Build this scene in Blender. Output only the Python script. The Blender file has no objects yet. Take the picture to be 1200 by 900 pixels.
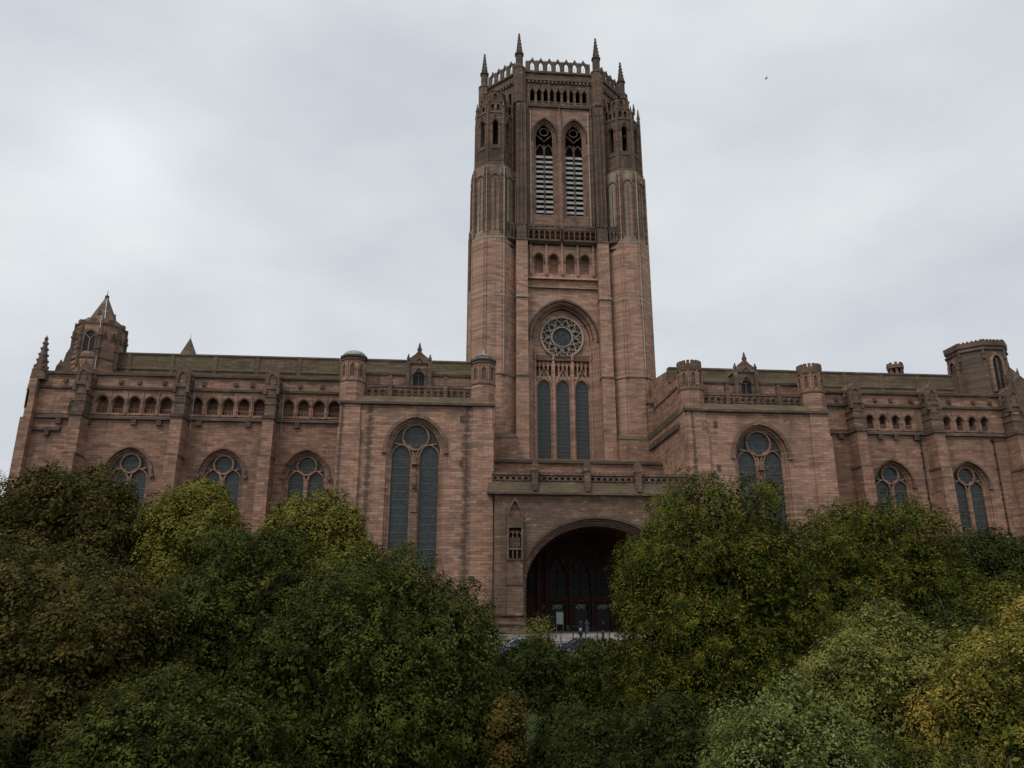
import bpy, bmesh, math, random
import numpy as np
from mathutils import Vector, Matrix
R = math.radians
random.seed(7)
scn = bpy.context.scene
col = scn.collection
# ------------------------------------------------------------------ camera
cd = bpy.data.cameras.new('camera'); cam = bpy.data.objects.new('camera', cd); col.objects.link(cam)
cd.sensor_width = 36; cd.lens = 905/1200*36; cd.clip_start = .2; cd.clip_end = 6000
cam.location = (0, 0, 4.0); cam.rotation_euler = (R(90+16.5), 0, R(-5.0))
scn.camera = cam
# ------------------------------------------------------------------ world and sun
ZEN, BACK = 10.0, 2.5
SUN_AZ, SUN_EL = R(-138), R(52)          # veiled sun, high behind the camera to the left
GAP_AZ, GAP_EL = R(-25.7), R(29)         # thin patch in the cloud
w = bpy.data.worlds.new('World'); scn.world = w; w.use_nodes = True
nt = w.node_tree; nt.nodes.clear()
def wn(t, **k):
    n = nt.nodes.new(t)
    for a, b in k.items(): setattr(n, a, b)
    return n
out = wn('ShaderNodeOutputWorld'); bg = wn('ShaderNodeBackground'); bg.inputs[1].default_value = .1
sky = wn('ShaderNodeTexSky', sky_type='NISHITA'); sky.sun_disc = False
sky.sun_elevation = SUN_EL; sky.sun_rotation = SUN_AZ; sky.dust_density = 2.0
tc = wn('ShaderNodeTexCoord'); mp = wn('ShaderNodeMapping'); mp.inputs['Scale'].default_value = (1.0, 1.0, 2.2)
nt.links.new(tc.outputs['Generated'], mp.inputs[0])
nz = wn('ShaderNodeTexNoise'); nz.inputs['Scale'].default_value = 2.7; nz.inputs['Detail'].default_value = 6; nz.inputs['Roughness'].default_value = .5
nt.links.new(mp.outputs[0], nz.inputs['Vector'])
rp = wn('ShaderNodeValToRGB'); e = rp.color_ramp.elements
e[0].position = .32; e[0].color = (.58, .62, .67, 1); e[1].position = .68; e[1].color = (.765, .80, .82, 1)
nt.links.new(nz.outputs['Fac'], rp.inputs[0])
dt = wn('ShaderNodeVectorMath', operation='DOT_PRODUCT')
dt.inputs[1].default_value = (math.sin(GAP_AZ)*math.cos(GAP_EL), math.cos(GAP_AZ)*math.cos(GAP_EL), math.sin(GAP_EL))
nt.links.new(tc.outputs['Generated'], dt.inputs[0])
def gl(pw, amt):
    mx = wn('ShaderNodeMath', operation='MAXIMUM'); mx.inputs[1].default_value = 0
    p = wn('ShaderNodeMath', operation='POWER'); p.inputs[1].default_value = pw
    m = wn('ShaderNodeMath', operation='MULTIPLY'); m.inputs[1].default_value = amt
    nt.links.new(dt.outputs['Value'], mx.inputs[0]); nt.links.new(mx.outputs[0], p.inputs[0]); nt.links.new(p.outputs[0], m.inputs[0])
    return m
g1, g2 = gl(420, .13), gl(30, .035)
ga = wn('ShaderNodeMath', operation='ADD'); nt.links.new(g1.outputs[0], ga.inputs[0]); nt.links.new(g2.outputs[0], ga.inputs[1])
ad = wn('ShaderNodeVectorMath', operation='ADD'); nt.links.new(rp.outputs[0], ad.inputs[0]); nt.links.new(ga.outputs[0], ad.inputs[1])
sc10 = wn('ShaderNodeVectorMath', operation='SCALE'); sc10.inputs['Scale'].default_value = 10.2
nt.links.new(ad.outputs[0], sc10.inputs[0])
# extra brightness added to the unseen cloud overhead and behind camera, lighting the facade
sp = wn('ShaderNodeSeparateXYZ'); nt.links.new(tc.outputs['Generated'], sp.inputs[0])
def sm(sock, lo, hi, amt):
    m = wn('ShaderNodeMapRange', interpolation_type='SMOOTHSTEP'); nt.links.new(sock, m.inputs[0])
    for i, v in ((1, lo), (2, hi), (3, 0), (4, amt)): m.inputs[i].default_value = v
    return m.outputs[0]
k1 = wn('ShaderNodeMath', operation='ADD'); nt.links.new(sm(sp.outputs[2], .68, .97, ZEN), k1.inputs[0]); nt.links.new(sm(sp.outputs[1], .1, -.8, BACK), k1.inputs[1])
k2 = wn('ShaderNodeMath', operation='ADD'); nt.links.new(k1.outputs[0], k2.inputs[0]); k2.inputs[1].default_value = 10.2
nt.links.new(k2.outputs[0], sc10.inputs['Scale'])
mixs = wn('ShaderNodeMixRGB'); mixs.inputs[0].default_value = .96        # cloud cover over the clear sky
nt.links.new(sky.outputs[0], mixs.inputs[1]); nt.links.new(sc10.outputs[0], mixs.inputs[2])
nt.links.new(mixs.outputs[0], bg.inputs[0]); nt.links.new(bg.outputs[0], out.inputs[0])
sd = bpy.data.lights.new('sun', 'SUN'); sd.energy = 1.45; sd.angle = R(20); sd.color = (1, .96, .9)
so = bpy.data.objects.new('sun', sd); col.objects.link(so)
so.rotation_euler = (R(90)-SUN_EL, 0, math.pi-SUN_AZ); so.location = (0, 0, 150)
scn.view_settings.view_transform = 'Standard'; scn.view_settings.look = 'None'
scn.view_settings.exposure = 0; scn.view_settings.gamma = 1; scn.view_settings.use_curve_mapping = False
# ------------------------------------------------------------------ materials
M = {}
def mat(name, rough=.85, spec=.3):
    m = bpy.data.materials.new(name); m.use_nodes = True
    b = m.node_tree.nodes['Principled BSDF']; b.inputs['Roughness'].default_value = rough
    b.inputs['Specular IOR Level'].default_value = spec
    M[name] = m
    return m, m.node_tree, b
def plain(name, c, rough=.7, spec=.3, metal=0):
    m, t, b = mat(name, rough, spec); b.inputs['Base Color'].default_value = (*c, 1); b.inputs['Metallic'].default_value = metal
    return m
def nd(t, ty, ins=None, **k):
    n = t.nodes.new(ty)
    for a, b in k.items(): setattr(n, a, b)
    for a, b in (ins or {}).items():
        if isinstance(b, bpy.types.NodeSocket): t.links.new(b, n.inputs[a])
        else: n.inputs[a].default_value = b
    return n
def ramp(t, fac, stops):
    r = nd(t, 'ShaderNodeValToRGB', {0: fac}); el = r.color_ramp.elements
    while len(el) < len(stops): el.new(.5)
    for x, (p, c) in zip(el, stops): x.position = p; x.color = (*c, 1) if len(c) == 3 else c
    return r.outputs[0]
def wall_coords(t):                         # courses run level round every wall
    tcn = nd(t, 'ShaderNodeTexCoord'); s = nd(t, 'ShaderNodeSeparateXYZ', {0: tcn.outputs['Object']})
    a = nd(t, 'ShaderNodeMath', {0: s.outputs[0], 1: s.outputs[1]}, operation='ADD')
    c = nd(t, 'ShaderNodeCombineXYZ', {0: a.outputs[0], 1: s.outputs[2], 2: 0.0})
    return tcn.outputs['Object'], c.outputs[0]
def stone(name, ca, cb, cm, drips=(), dirt=.55, dirtcol=(.045, .038, .032), streak=.5, tint=None, rough=.9, pale=(.42, .30, .24), scale=1.0):
    m, t, b = mat(name, rough, .15)
    obj, wc = wall_coords(t)
    br = nd(t, 'ShaderNodeTexBrick', {'Vector': wc, 'Color1': (*ca, 1), 'Color2': (*cb, 1), 'Mortar': (*cm, 1), 'Scale': scale, 'Mortar Size': .016, 'Mortar Smooth': .5, 'Bias': -.15, 'Brick Width': 1.5, 'Row Height': .38}, offset=.47)
    # broad uneven tone of the beds of stone
    vs = nd(t, 'ShaderNodeMapping', {0: wc, 'Scale': (.5, 2.5, 1)})
    n1 = nd(t, 'ShaderNodeTexNoise', {'Vector': vs.outputs[0], 'Scale': 1.0, 'Detail': 4.0, 'Roughness': .65})
    f1 = ramp(t, n1.outputs['Fac'], [(.32, (.46, .43, .42)), (.48, (.92, .92, .92)), (.70, (1.14, 1.10, 1.08))])
    c1 = nd(t, 'ShaderNodeMixRGB', {0: .62, 1: br.outputs['Color'], 2: f1}, blend_type='MULTIPLY')
    # single pale or dark stones
    vp = nd(t, 'ShaderNodeMapping', {0: wc, 'Scale': (.9, 2.3, 1)})
    n4 = nd(t, 'ShaderNodeTexNoise', {'Vector': vp.outputs[0], 'Scale': .75, 'Detail': 2.0, 'Roughness': .5})
    f4 = ramp(t, n4.outputs['Fac'], [(.62, (0, 0, 0)), (.70, (.7, .7, .7))])
    c1b = nd(t, 'ShaderNodeMixRGB', {0: f4, 1: c1.outputs[0], 2: (*pale, 1)})
    # soot and damp: streaks that run down the wall, and patches
    sv = nd(t, 'ShaderNodeMapping', {0: obj, 'Scale': (.55, .55, .045)})
    n2 = nd(t, 'ShaderNodeTexNoise', {'Vector': sv.outputs[0], 'Scale': 1.3, 'Detail': 6.0, 'Roughness': .62})
    f2 = ramp(t, n2.outputs['Fac'], [(.50, (0, 0, 0)), (.68, (streak, streak, streak))])
    n3 = nd(t, 'ShaderNodeTexNoise', {'Vector': obj, 'Scale': .2, 'Detail': 9.0, 'Roughness': .74})
    f3 = ramp(t, n3.outputs['Fac'], [(.44, (0, 0, 0)), (.66, (dirt, dirt, dirt))])
    n6 = nd(t, 'ShaderNodeTexNoise', {'Vector': vs.outputs[0], 'Scale': .55, 'Detail': 8.0, 'Roughness': .75})
    f6 = ramp(t, n6.outputs['Fac'], [(.52, (0, 0, 0)), (.66, (dirt*.9,)*3)])
    f3 = nd(t, 'ShaderNodeMath', {0: f6, 1: f3}, operation='MAXIMUM').outputs[0]
    fm = nd(t, 'ShaderNodeMath', {0: f2, 1: f3}, operation='MAXIMUM')
    if drips:                                # black water stains of their own width and raggedness
        sx = nd(t, 'ShaderNodeSeparateXYZ', {0: obj}); nd_ = nd(t, 'ShaderNodeTexNoise', {'Vector': vp.outputs[0], 'Scale': .8, 'Detail': 4.0, 'Roughness': .7})
        for x0, wd in drips:
            df = nd(t, 'ShaderNodeMath', {0: sx.outputs[0], 1: x0}, operation='SUBTRACT'); ab = nd(t, 'ShaderNodeMath', {0: df.outputs[0]}, operation='ABSOLUTE')
            rg = nd(t, 'ShaderNodeMath', {0: nd_.outputs['Fac'], 1: wd*3.2, 2: -wd*.75}, operation='MULTIPLY_ADD')
            ds = nd(t, 'ShaderNodeMath', {0: rg.outputs[0], 1: ab.outputs[0]}, operation='SUBTRACT')
            ms = nd(t, 'ShaderNodeMapRange', {0: ds.outputs[0], 1: -.05, 2: wd*.7, 3: 0.0, 4: .8}); fm = nd(t, 'ShaderNodeMath', {0: fm.outputs[0], 1: ms.outputs[0]}, operation='MAXIMUM')
    c2 = nd(t, 'ShaderNodeMixRGB', {0: fm.outputs[0], 1: c1b.outputs[0], 2: (*dirtcol, 1)})
    last = c2.outputs[0]
    if tint:                                 # algae and lichen
        tcol, amt, lo, sc3 = tint
        av = nd(t, 'ShaderNodeMapping', {0: obj, 'Scale': sc3, 'Location': (3.1, 7.7, 1.3)})
        n5 = nd(t, 'ShaderNodeTexNoise', {'Vector': av.outputs[0], 'Scale': 1.0, 'Detail': 5.0, 'Roughness': .6})
        f5 = ramp(t, n5.outputs['Fac'], [(lo, (0, 0, 0)), (lo+.24, (amt, amt, amt))])
        last = nd(t, 'ShaderNodeMixRGB', {0: f5, 1: last, 2: (*tcol, 1)}).outputs[0]
    t.links.new(last, b.inputs['Base Color'])
    fi = nd(t, 'ShaderNodeTexNoise', {'Vector': obj, 'Scale': 3.5, 'Detail': 6.0})
    hm = nd(t, 'ShaderNodeMath', {0: fi.outputs['Fac'], 1: br.outputs['Fac']}, operation='SUBTRACT')
    bp = nd(t, 'ShaderNodeBump', {'Height': hm.outputs[0], 'Strength': .5, 'Distance': .06})
    t.links.new(bp.outputs[0], b.inputs['Normal'])
    return m
stone('sandstone', (.365, .211, .149), (.205, .115, .081), (.10, .06, .045), dirt=.5)
stone('sandstone_tower', (.445, .271, .196), (.275, .159, .114), (.14, .085, .065), dirt=.42, streak=.42)
stone('sandstone_drips', (.425, .252, .178), (.235, .134, .095), (.11, .07, .052), ((-29.4, .75), (-16.7, .8), (-33.0, .35), (14.0, .4)), dirt=.55)
stone('stained', (.26, .16, .12), (.17, .105, .08), (.08, .055, .045), dirt=.9, streak=.95, pale=(.3, .25, .2))
stone('pale_trim', (.40, .33, .27), (.33, .26, .21), (.2, .15, .12), dirt=.5, streak=.4)
stone('weathered', (.19, .122, .088), (.11, .072, .053), (.11, .075, .06), dirt=.75, dirtcol=(.05, .043, .034), streak=.75, pale=(.33, .25, .19))
stone('belfry_stone', (.31, .19, .138), (.21, .123, .09), (.12, .07, .055), dirt=.7, streak=.7, pale=(.3, .22, .17))
stone('weathered_green', (.33, .22, .16), (.22, .145, .107), (.13, .095, .075), dirt=.6, streak=.6, tint=((.36, .37, .27), .75, .50, (.6, .6, .03)), pale=(.38, .33, .26))
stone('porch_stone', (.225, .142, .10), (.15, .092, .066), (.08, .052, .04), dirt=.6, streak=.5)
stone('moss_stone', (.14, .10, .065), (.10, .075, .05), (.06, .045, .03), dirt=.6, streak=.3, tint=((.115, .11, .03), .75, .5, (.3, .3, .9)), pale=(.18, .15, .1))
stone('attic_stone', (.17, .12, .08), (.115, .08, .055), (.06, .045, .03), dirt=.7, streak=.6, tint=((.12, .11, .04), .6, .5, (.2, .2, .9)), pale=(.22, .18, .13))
stone('dark_trim', (.125, .09, .07), (.085, .06, .048), (.05, .036, .03), dirt=.5, streak=.5, pale=(.2, .16, .13))
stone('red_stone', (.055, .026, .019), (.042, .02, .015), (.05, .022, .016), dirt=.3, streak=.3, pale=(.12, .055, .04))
stone('step_stone', (.46, .40, .38), (.40, .35, .33), (.25, .21, .2), dirt=.4, streak=.2, pale=(.5, .46, .44))
def roofing():
    m, t, b = mat('lead_roof', .95, .03); obj, wc = wall_coords(t)
    v = nd(t, 'ShaderNodeMapping', {0: obj, 'Scale': (.12, .5, .5)})
    n = nd(t, 'ShaderNodeTexNoise', {'Vector': v.outputs[0], 'Scale': 1.5, 'Detail': 7.0, 'Roughness': .65})
    c = ramp(t, n.outputs['Fac'], [(.3, (.05, .036, .025)), (.5, (.082, .06, .04)), (.72, (.11, .088, .05))])
    br = nd(t, 'ShaderNodeTexBrick', {'Vector': wc, 'Color1': (1, 1, 1, 1), 'Color2': (.75, .75, .75, 1), 'Mortar': (.4, .4, .4, 1), 'Brick Width': 2.4, 'Row Height': .8, 'Mortar Size': .03})
    x = nd(t, 'ShaderNodeMixRGB', {0: .8, 1: c, 2: br.outputs[0]}, blend_type='MULTIPLY')
    t.links.new(x.outputs[0], b.inputs['Base Color'])
roofing()
def glassy(name, base, lead, bw, rh, pale=(.12, .15, .16)):
    m, t, b = mat(name, .22, .28 if 'lead' in name else .1); obj, wc = wall_coords(t)
    br = nd(t, 'ShaderNodeTexBrick', {'Vector': wc, 'Color1': (*base, 1), 'Color2': (base[0]*.15, base[1]*.15, base[2]*.15, 1), 'Mortar': (*lead, 1), 'Brick Width': bw, 'Row Height': rh, 'Mortar Size': .035, 'Bias': .0}, offset=0)
    n = nd(t, 'ShaderNodeTexNoise', {'Vector': obj, 'Scale': 3.2, 'Detail': 7.0, 'Roughness': .8})
    f = ramp(t, n.outputs['Fac'], [(.48, (0, 0, 0)), (.62, (.7, .7, .7)), (.70, (1, 1, 1))])
    x = nd(t, 'ShaderNodeMixRGB', {0: f, 1: br.outputs[0], 2: (*pale, 1)})
    t.links.new(x.outputs[0], b.inputs['Base Color'])
    n2 = nd(t, 'ShaderNodeTexNoise', {'Vector': obj, 'Scale': 5.0, 'Detail': 3.0})
    bp = nd(t, 'ShaderNodeBump', {'Height': n2.outputs['Fac'], 'Strength': .5, 'Distance': .05}); t.links.new(bp.outputs[0], b.inputs['Normal'])
    r = nd(t, 'ShaderNodeMapRange', {0: n.outputs['Fac'], 3: .25, 4: .6}); t.links.new(r.outputs[0], b.inputs['Roughness'])
glassy('leaded_glass', (.034, .041, .040), (.062, .068, .065), .62, .62, (.062, .073, .07))
glassy('rose_glass', (.045, .052, .054), (.05, .055, .055), .5, .5, (.12, .135, .135))
glassy('dark_glass', (.02, .026, .03), (.04, .04, .04), .8, .6, (.03, .04, .045))
def noisy(name, stops, scale, rough=.8, spec=.3, vec=(1, 1, 1), bump=0):
    m, t, b = mat(name, rough, spec); tcn = nd(t, 'ShaderNodeTexCoord')
    v = nd(t, 'ShaderNodeMapping', {0: tcn.outputs['Object'], 'Scale': vec})
    n = nd(t, 'ShaderNodeTexNoise', {'Vector': v.outputs[0], 'Scale': scale, 'Detail': 7.0, 'Roughness': .65})
    t.links.new(ramp(t, n.outputs['Fac'], stops), b.inputs['Base Color'])
    if bump:
        bp = nd(t, 'ShaderNodeBump', {'Height': n.outputs['Fac'], 'Strength': bump, 'Distance': .05}); t.links.new(bp.outputs[0], b.inputs['Normal'])
noisy('louvre_slate', [(.35, (.22, .215, .21)), (.65, (.38, .37, .36))], 2)
noisy('copper', [(.35, (.10, .14, .12)), (.65, (.26, .34, .30))], 1.6, .6)
noisy('lead_cap', [(.35, (.22, .22, .22)), (.65, (.40, .40, .40))], 2, .5)
noisy('door_wood', [(.35, (.012, .009, .008)), (.65, (.03, .022, .018))], 4, .5)
noisy('bark', [(.35, (.035, .028, .02)), (.65, (.09, .072, .052))], 5, .95, .1, (1, 1, .25), .6)
noisy('dry_stem', [(.35, (.14, .11, .085)), (.65, (.28, .24, .19))], 5, .9)
noisy('asphalt', [(.35, (.04, .04, .042)), (.65, (.065, .064, .063))], 3, .9)
noisy('paving', [(.35, (.20, .18, .165)), (.65, (.30, .275, .25))], 1.4, .9)
noisy('grass', [(.3, (.02, .028, .01)), (.55, (.04, .055, .018)), (.75, (.07, .06, .03))], .8, .95, .1)
noisy('leaf_litter', [(.35, (.10, .06, .03)), (.65, (.26, .16, .08))], 2.2, .95, .1)
plain('iron', (.02, .02, .022), .5); plain('steel', (.4, .41, .42), .35, .5, .8); plain('white_paint', (.72, .72, .70), .5)
plain('etched', (.35, .45, .43), .4); plain('board', (.42, .50, .46), .5); plain('rubber', (.02, .02, .02), .8); plain('car_glass', (.02, .025, .03), .08, .6)
plain('lamp_glass', (.6, .6, .6), .15); plain('tail_red', (.35, .02, .02), .2); plain('skin', (.45, .28, .2), .6); plain('hair_white', (.72, .7, .68), .8); plain('hair_dark', (.03, .022, .018), .7)
plain('navy', (.02, .028, .07), .85); plain('denim', (.06, .08, .13), .85); plain('black_cloth', (.015, .015, .017), .9); plain('shoe', (.02, .018, .016), .6)
def car_paint(name, c):
    m, t, b = mat(name, .3, .5); b.inputs['Base Color'].default_value = (*c, 1); b.inputs['Metallic'].default_value = .3; b.inputs['Coat Weight'].default_value = .6
car_paint('paint_silver_blue', (.24, .31, .36)); car_paint('paint_dark', (.07, .09, .105))
def leaf_mat(name, c1, c2, c3, f3=.5, clump=1.35):
    """leaf colours vary from spray to spray, less from leaf to leaf; turned leaves come in whole sprays"""
    m, t, b = mat(name, .8, .08); tcn = nd(t, 'ShaderNodeTexCoord'); ge = nd(t, 'ShaderNodeNewGeometry')
    n = nd(t, 'ShaderNodeTexNoise', {'Vector': tcn.outputs['Object'], 'Scale': clump, 'Detail': 2.0, 'Roughness': .5})
    d1 = tuple(x*.42 for x in c1)
    a = ramp(t, n.outputs['Fac'], [(.36, d1), (.48, c1), (.62, c2)])
    n2 = nd(t, 'ShaderNodeTexNoise', {'Vector': tcn.outputs['Object'], 'Scale': clump*.55, 'Detail': 3.0, 'W': 4.0}, noise_dimensions='4D')
    rn = nd(t, 'ShaderNodeMath', {0: ge.outputs['Random Per Island'], 1: .28, 2: -.14}, operation='MULTIPLY_ADD')
    k = nd(t, 'ShaderNodeMath', {0: n2.outputs['Fac'], 1: rn.outputs[0]}, operation='ADD')
    f = ramp(t, k.outputs[0], [(.78-.36*f3, (0, 0, 0)), (.90-.36*f3, (.9, .9, .9))])
    x = nd(t, 'ShaderNodeMixRGB', {0: f, 1: a, 2: (*c3, 1)})
    v = nd(t, 'ShaderNodeMapRange', {0: ge.outputs['Random Per Island'], 3: .9, 4: 1.1})
    y = nd(t, 'ShaderNodeVectorMath', {0: x.outputs[0], 'Scale': v.outputs[0]}, operation='SCALE')
    t.links.new(y.outputs[0], b.inputs['Base Color'])
    tr = nd(t, 'ShaderNodeBsdfTranslucent', {'Color': y.outputs[0]})
    mx = nd(t, 'ShaderNodeMixShader', {0: .12, 1: b.outputs[0], 2: tr.outputs[0]})
    t.links.new(mx.outputs[0], t.nodes['Material Output'].inputs[0])
leaf_mat('leaf_sycamore', (.028, .036, .005), (.068, .076, .013), (.10, .074, .016), .38)
leaf_mat('leaf_brownish', (.034, .034, .006), (.074, .066, .015), (.115, .075, .023), .6)
leaf_mat('leaf_dark', (.022, .030, .005), (.046, .055, .011), (.075, .066, .018), .2)
leaf_mat('leaf_lime', (.105, .104, .016), (.165, .152, .028), (.21, .16, .03), .4)
leaf_mat('leaf_beech', (.044, .053, .006), (.105, .108, .014), (.19, .13, .022), .42)
leaf_mat('leaf_willow', (.115, .12, .027), (.185, .183, .045), (.20, .175, .045), .45, 1.3)
leaf_mat('leaf_yellow', (.068, .08, .012), (.145, .14, .024), (.31, .205, .045), .76, 1.1)
leaf_mat('leaf_pale', (.085, .102, .022), (.14, .156, .042), (.21, .21, .09), .5, 1.8)
leaf_mat('leaf_orange', (.055, .055, .012), (.10, .075, .018), (.17, .085, .025), .6, 1.3)
leaf_mat('leaf_purple', (.05, .035, .035), (.08, .05, .05), (.1, .06, .06), .5)
leaf_mat('leaf_thin', (.10, .11, .022), (.16, .15, .035), (.22, .15, .045), .5, 1.2)
plain('glazing_bar', (.17, .175, .175), .6)
# ------------------------------------------------------------------ mesh builder
AX, ROOT = 19.4, Vector((19.4, 100, 0))
def arch(cx, hw, spring, rise, n=9):
    p = []
    if rise > hw*1.03:                       # two centred pointed arch
        r = (hw*hw+rise*rise)/(2*hw); a = math.acos((hw-r)/r)
        L = [(cx-hw+r+r*math.cos(math.pi-(math.pi-a)*i/n), spring+r*math.sin(math.pi-(math.pi-a)*i/n)) for i in range(n+1)]
        return L+[(2*cx-x, z) for x, z in L[-2::-1]]
    for i in range(2*n+1):
        t = math.pi*(1-i/(2*n)); p.append((cx+hw*math.cos(t), spring+rise*math.sin(t)))
    return p
class MB:
    """collects faces in a frame: u along the wall, d into it, z up"""
    def __init__(s, m='sandstone', org=ROOT): s.v = []; s.f = []; s.fm = []; s.mn = []; s.org = org; s.use(m); s.frame(AX, 0, 0)
    def use(s, m):
        if m not in s.mn: s.mn.append(m)
        s.k = s.mn.index(m); return s
    def frame(s, ox, oy, a=0): s.fr = (ox, oy, math.cos(a), math.sin(a)); return s
    def P(s, u, d, z):
        ox, oy, c, n = s.fr; s.v.append((ox+u*c-d*n-s.org[0], oy+u*n+d*c-s.org[1], z-s.org[2])); return len(s.v)-1
    def face(s, pts):
        s.f.append([s.P(*p) for p in pts]); s.fm.append(s.k)
    def box(s, u0, u1, d0, d1, z0, z1, top=None):
        """top = (inset_u, inset_front) slopes the sides in"""
        iu, idf = top or (0, 0)
        a = [s.P(u0, d0, z0), s.P(u1, d0, z0), s.P(u1, d1, z0), s.P(u0, d1, z0), s.P(u0+iu, d0+idf, z1), s.P(u1-iu, d0+idf, z1), s.P(u1-iu, d1, z1), s.P(u0+iu, d1, z1)]
        for q in ((0, 1, 5, 4), (1, 2, 6, 5), (2, 3, 7, 6), (3, 0, 4, 7), (4, 5, 6, 7), (3, 2, 1, 0)): s.f.append([a[i] for i in q]); s.fm.append(s.k)
    def prism(s, poly, d0, d1):              # (u,z) outline pushed from d0 to d1
        a = [s.P(u, d0, z) for u, z in poly]; b = [s.P(u, d1, z) for u, z in poly]; n = len(poly)
        s.f.append(a); s.f.append(b[::-1]); s.fm += [s.k]*2
        for i in range(n): s.f.append([a[i], b[i], b[(i+1) % n], a[(i+1) % n]]); s.fm.append(s.k)
    def slab(s, poly, z0, z1, poly2=None):   # (u,d) outline pushed from z0 to z1
        p2 = poly2 or poly
        a = [s.P(u, d, z0) for u, d in poly]; b = [s.P(u, d, z1) for u, d in p2]; n = len(poly)
        s.f.append(a[::-1]); s.f.append(b); s.fm += [s.k]*2
        for i in range(n): s.f.append([a[i], a[(i+1) % n], b[(i+1) % n], b[i]]); s.fm.append(s.k)
    def ngon(s, cu, cd, r, z0, z1, r2=None, n=8, rot=.5):
        r2 = r if r2 is None else r2; k = 1/math.cos(math.pi/n)
        q = lambda rr: [(cu+rr*k*math.cos(2*math.pi*(i+rot)/n), cd+rr*k*math.sin(2*math.pi*(i+rot)/n)) for i in range(n)]
        s.slab(q(r), z0, z1, q(max(r2, .01)))
    def panel(s, u0, u1, z0, z1, d, cx, hw, sill, spring, rise, orders=((0, .4),), n=9, back=None):
        """wall face with an arched opening and a stepped reveal"""
        p = arch(cx, hw, spring, rise, n)
        s.face([(u0, d, z0), (cx-hw, d, z0), (cx-hw, d, z1), (u0, d, z1)]); s.face([(cx+hw, d, z0), (u1, d, z0), (u1, d, z1), (cx+hw, d, z1)])
        if sill > z0+.001: s.face([(cx-hw, d, z0), (cx+hw, d, z0), (cx+hw, d, sill), (cx-hw, d, sill)])
        for a, b in zip(p, p[1:]): s.face([(a[0], d, a[1]), (b[0], d, b[1]), (b[0], d, z1), (a[0], d, z1)])
        for dh, dp in orders:
            if dh > 0:
                h2, r2 = hw-dh, rise-dh; q = arch(cx, h2, spring, r2, n)
                A = [(cx-hw, sill)]+p+[(cx+hw, sill)]; B = [(cx-h2, sill)]+q+[(cx+h2, sill)]
                for i in range(len(A)-1): s.face([(A[i][0], d, A[i][1]), (A[i+1][0], d, A[i+1][1]), (B[i+1][0], d, B[i+1][1]), (B[i][0], d, B[i][1])])
                hw, rise, p = h2, r2, q
            A = [(cx-hw, sill)]+p+[(cx+hw, sill)]
            for i in range(len(A)-1): s.face([(A[i][0], d, A[i][1]), (A[i+1][0], d, A[i+1][1]), (A[i+1][0], d+dp, A[i+1][1]), (A[i][0], d+dp, A[i][1])])
            s.face([(cx-hw, d, sill), (cx+hw, d, sill), (cx+hw, d+dp, sill), (cx-hw, d+dp, sill)])
            d += dp
        if back: s.face([(x, d-.01, z) for x, z in A])
        return hw, rise, d
    def row(s, u0, u1, z0, z1, d, cs, hw, sill, spring, rise, dep=.4, n=5, back=None):
        e = [u0]+[(a+b)/2 for a, b in zip(cs, cs[1:])]+[u1]
        for c, a, b in zip(cs, e, e[1:]): s.panel(a, b, z0, z1, d, c, hw, sill, spring, rise, ((0, dep),), n, back)
    def ring(s, cx, hi, ho, spring, ri, ro, d0, d1, legs=None, n=9):
        A, B = arch(cx, hi, spring, ri, n), arch(cx, ho, spring, ro, n)
        if legs is not None: A = [(cx-hi, legs)]+A+[(cx+hi, legs)]; B = [(cx-ho, legs)]+B+[(cx+ho, legs)]
        for i in range(len(A)-1):
            a, b, c, e = A[i], A[i+1], B[i+1], B[i]
            s.face([(a[0], d0, a[1]), (b[0], d0, b[1]), (c[0], d0, c[1]), (e[0], d0, e[1])])
            s.face([(e[0], d0, e[1]), (c[0], d0, c[1]), (c[0], d1, c[1]), (e[0], d1, e[1])])
            s.face([(a[0], d0, a[1]), (b[0], d0, b[1]), (b[0], d1, b[1]), (a[0], d1, a[1])])
        for a, e in ((A[0], B[0]), (A[-1], B[-1])): s.face([(a[0], d0, a[1]), (e[0], d0, e[1]), (e[0], d1, e[1]), (a[0], d1, a[1])])
    def bar(s, pts, t, d0, d1, closed=False):
        n = len(pts); L = []; Q = []
        for i, (x, z) in enumerate(pts):
            a = pts[(i-1) % n] if (i or closed) else pts[i]; b = pts[(i+1) % n] if (i < n-1 or closed) else pts[i]
            dx, dz = b[0]-a[0], b[1]-a[1]; l = math.hypot(dx, dz) or 1
            L.append((x-dz/l*t/2, z+dx/l*t/2)); Q.append((x+dz/l*t/2, z-dx/l*t/2))
        for i in range(n if closed else n-1):
            j = (i+1) % n
            s.face([(L[i][0], d0, L[i][1]), (L[j][0], d0, L[j][1]), (Q[j][0], d0, Q[j][1]), (Q[i][0], d0, Q[i][1])])
            for W in (L, Q): s.face([(W[i][0], d0, W[i][1]), (W[j][0], d0, W[j][1]), (W[j][0], d1, W[j][1]), (W[i][0], d1, W[i][1])])
    def tube(s, a, b, r0, r1=None, n=6):     # round bar between two points (u,d,z)
        r1 = r0 if r1 is None else r1; a, b = Vector(a), Vector(b); ax = (b-a).normalized()
        x = ax.orthogonal().normalized(); y = ax.cross(x)
        A = [s.P(*(a+(x*math.cos(2*math.pi*i/n)+y*math.sin(2*math.pi*i/n))*r0)) for i in range(n)]
        B = [s.P(*(b+(x*math.cos(2*math.pi*i/n)+y*math.sin(2*math.pi*i/n))*r1)) for i in range(n)]
        for i in range(n): s.f.append([A[i], A[(i+1) % n], B[(i+1) % n], B[i]]); s.fm.append(s.k)
        s.f += [A[::-1], B]; s.fm += [s.k]*2
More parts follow.
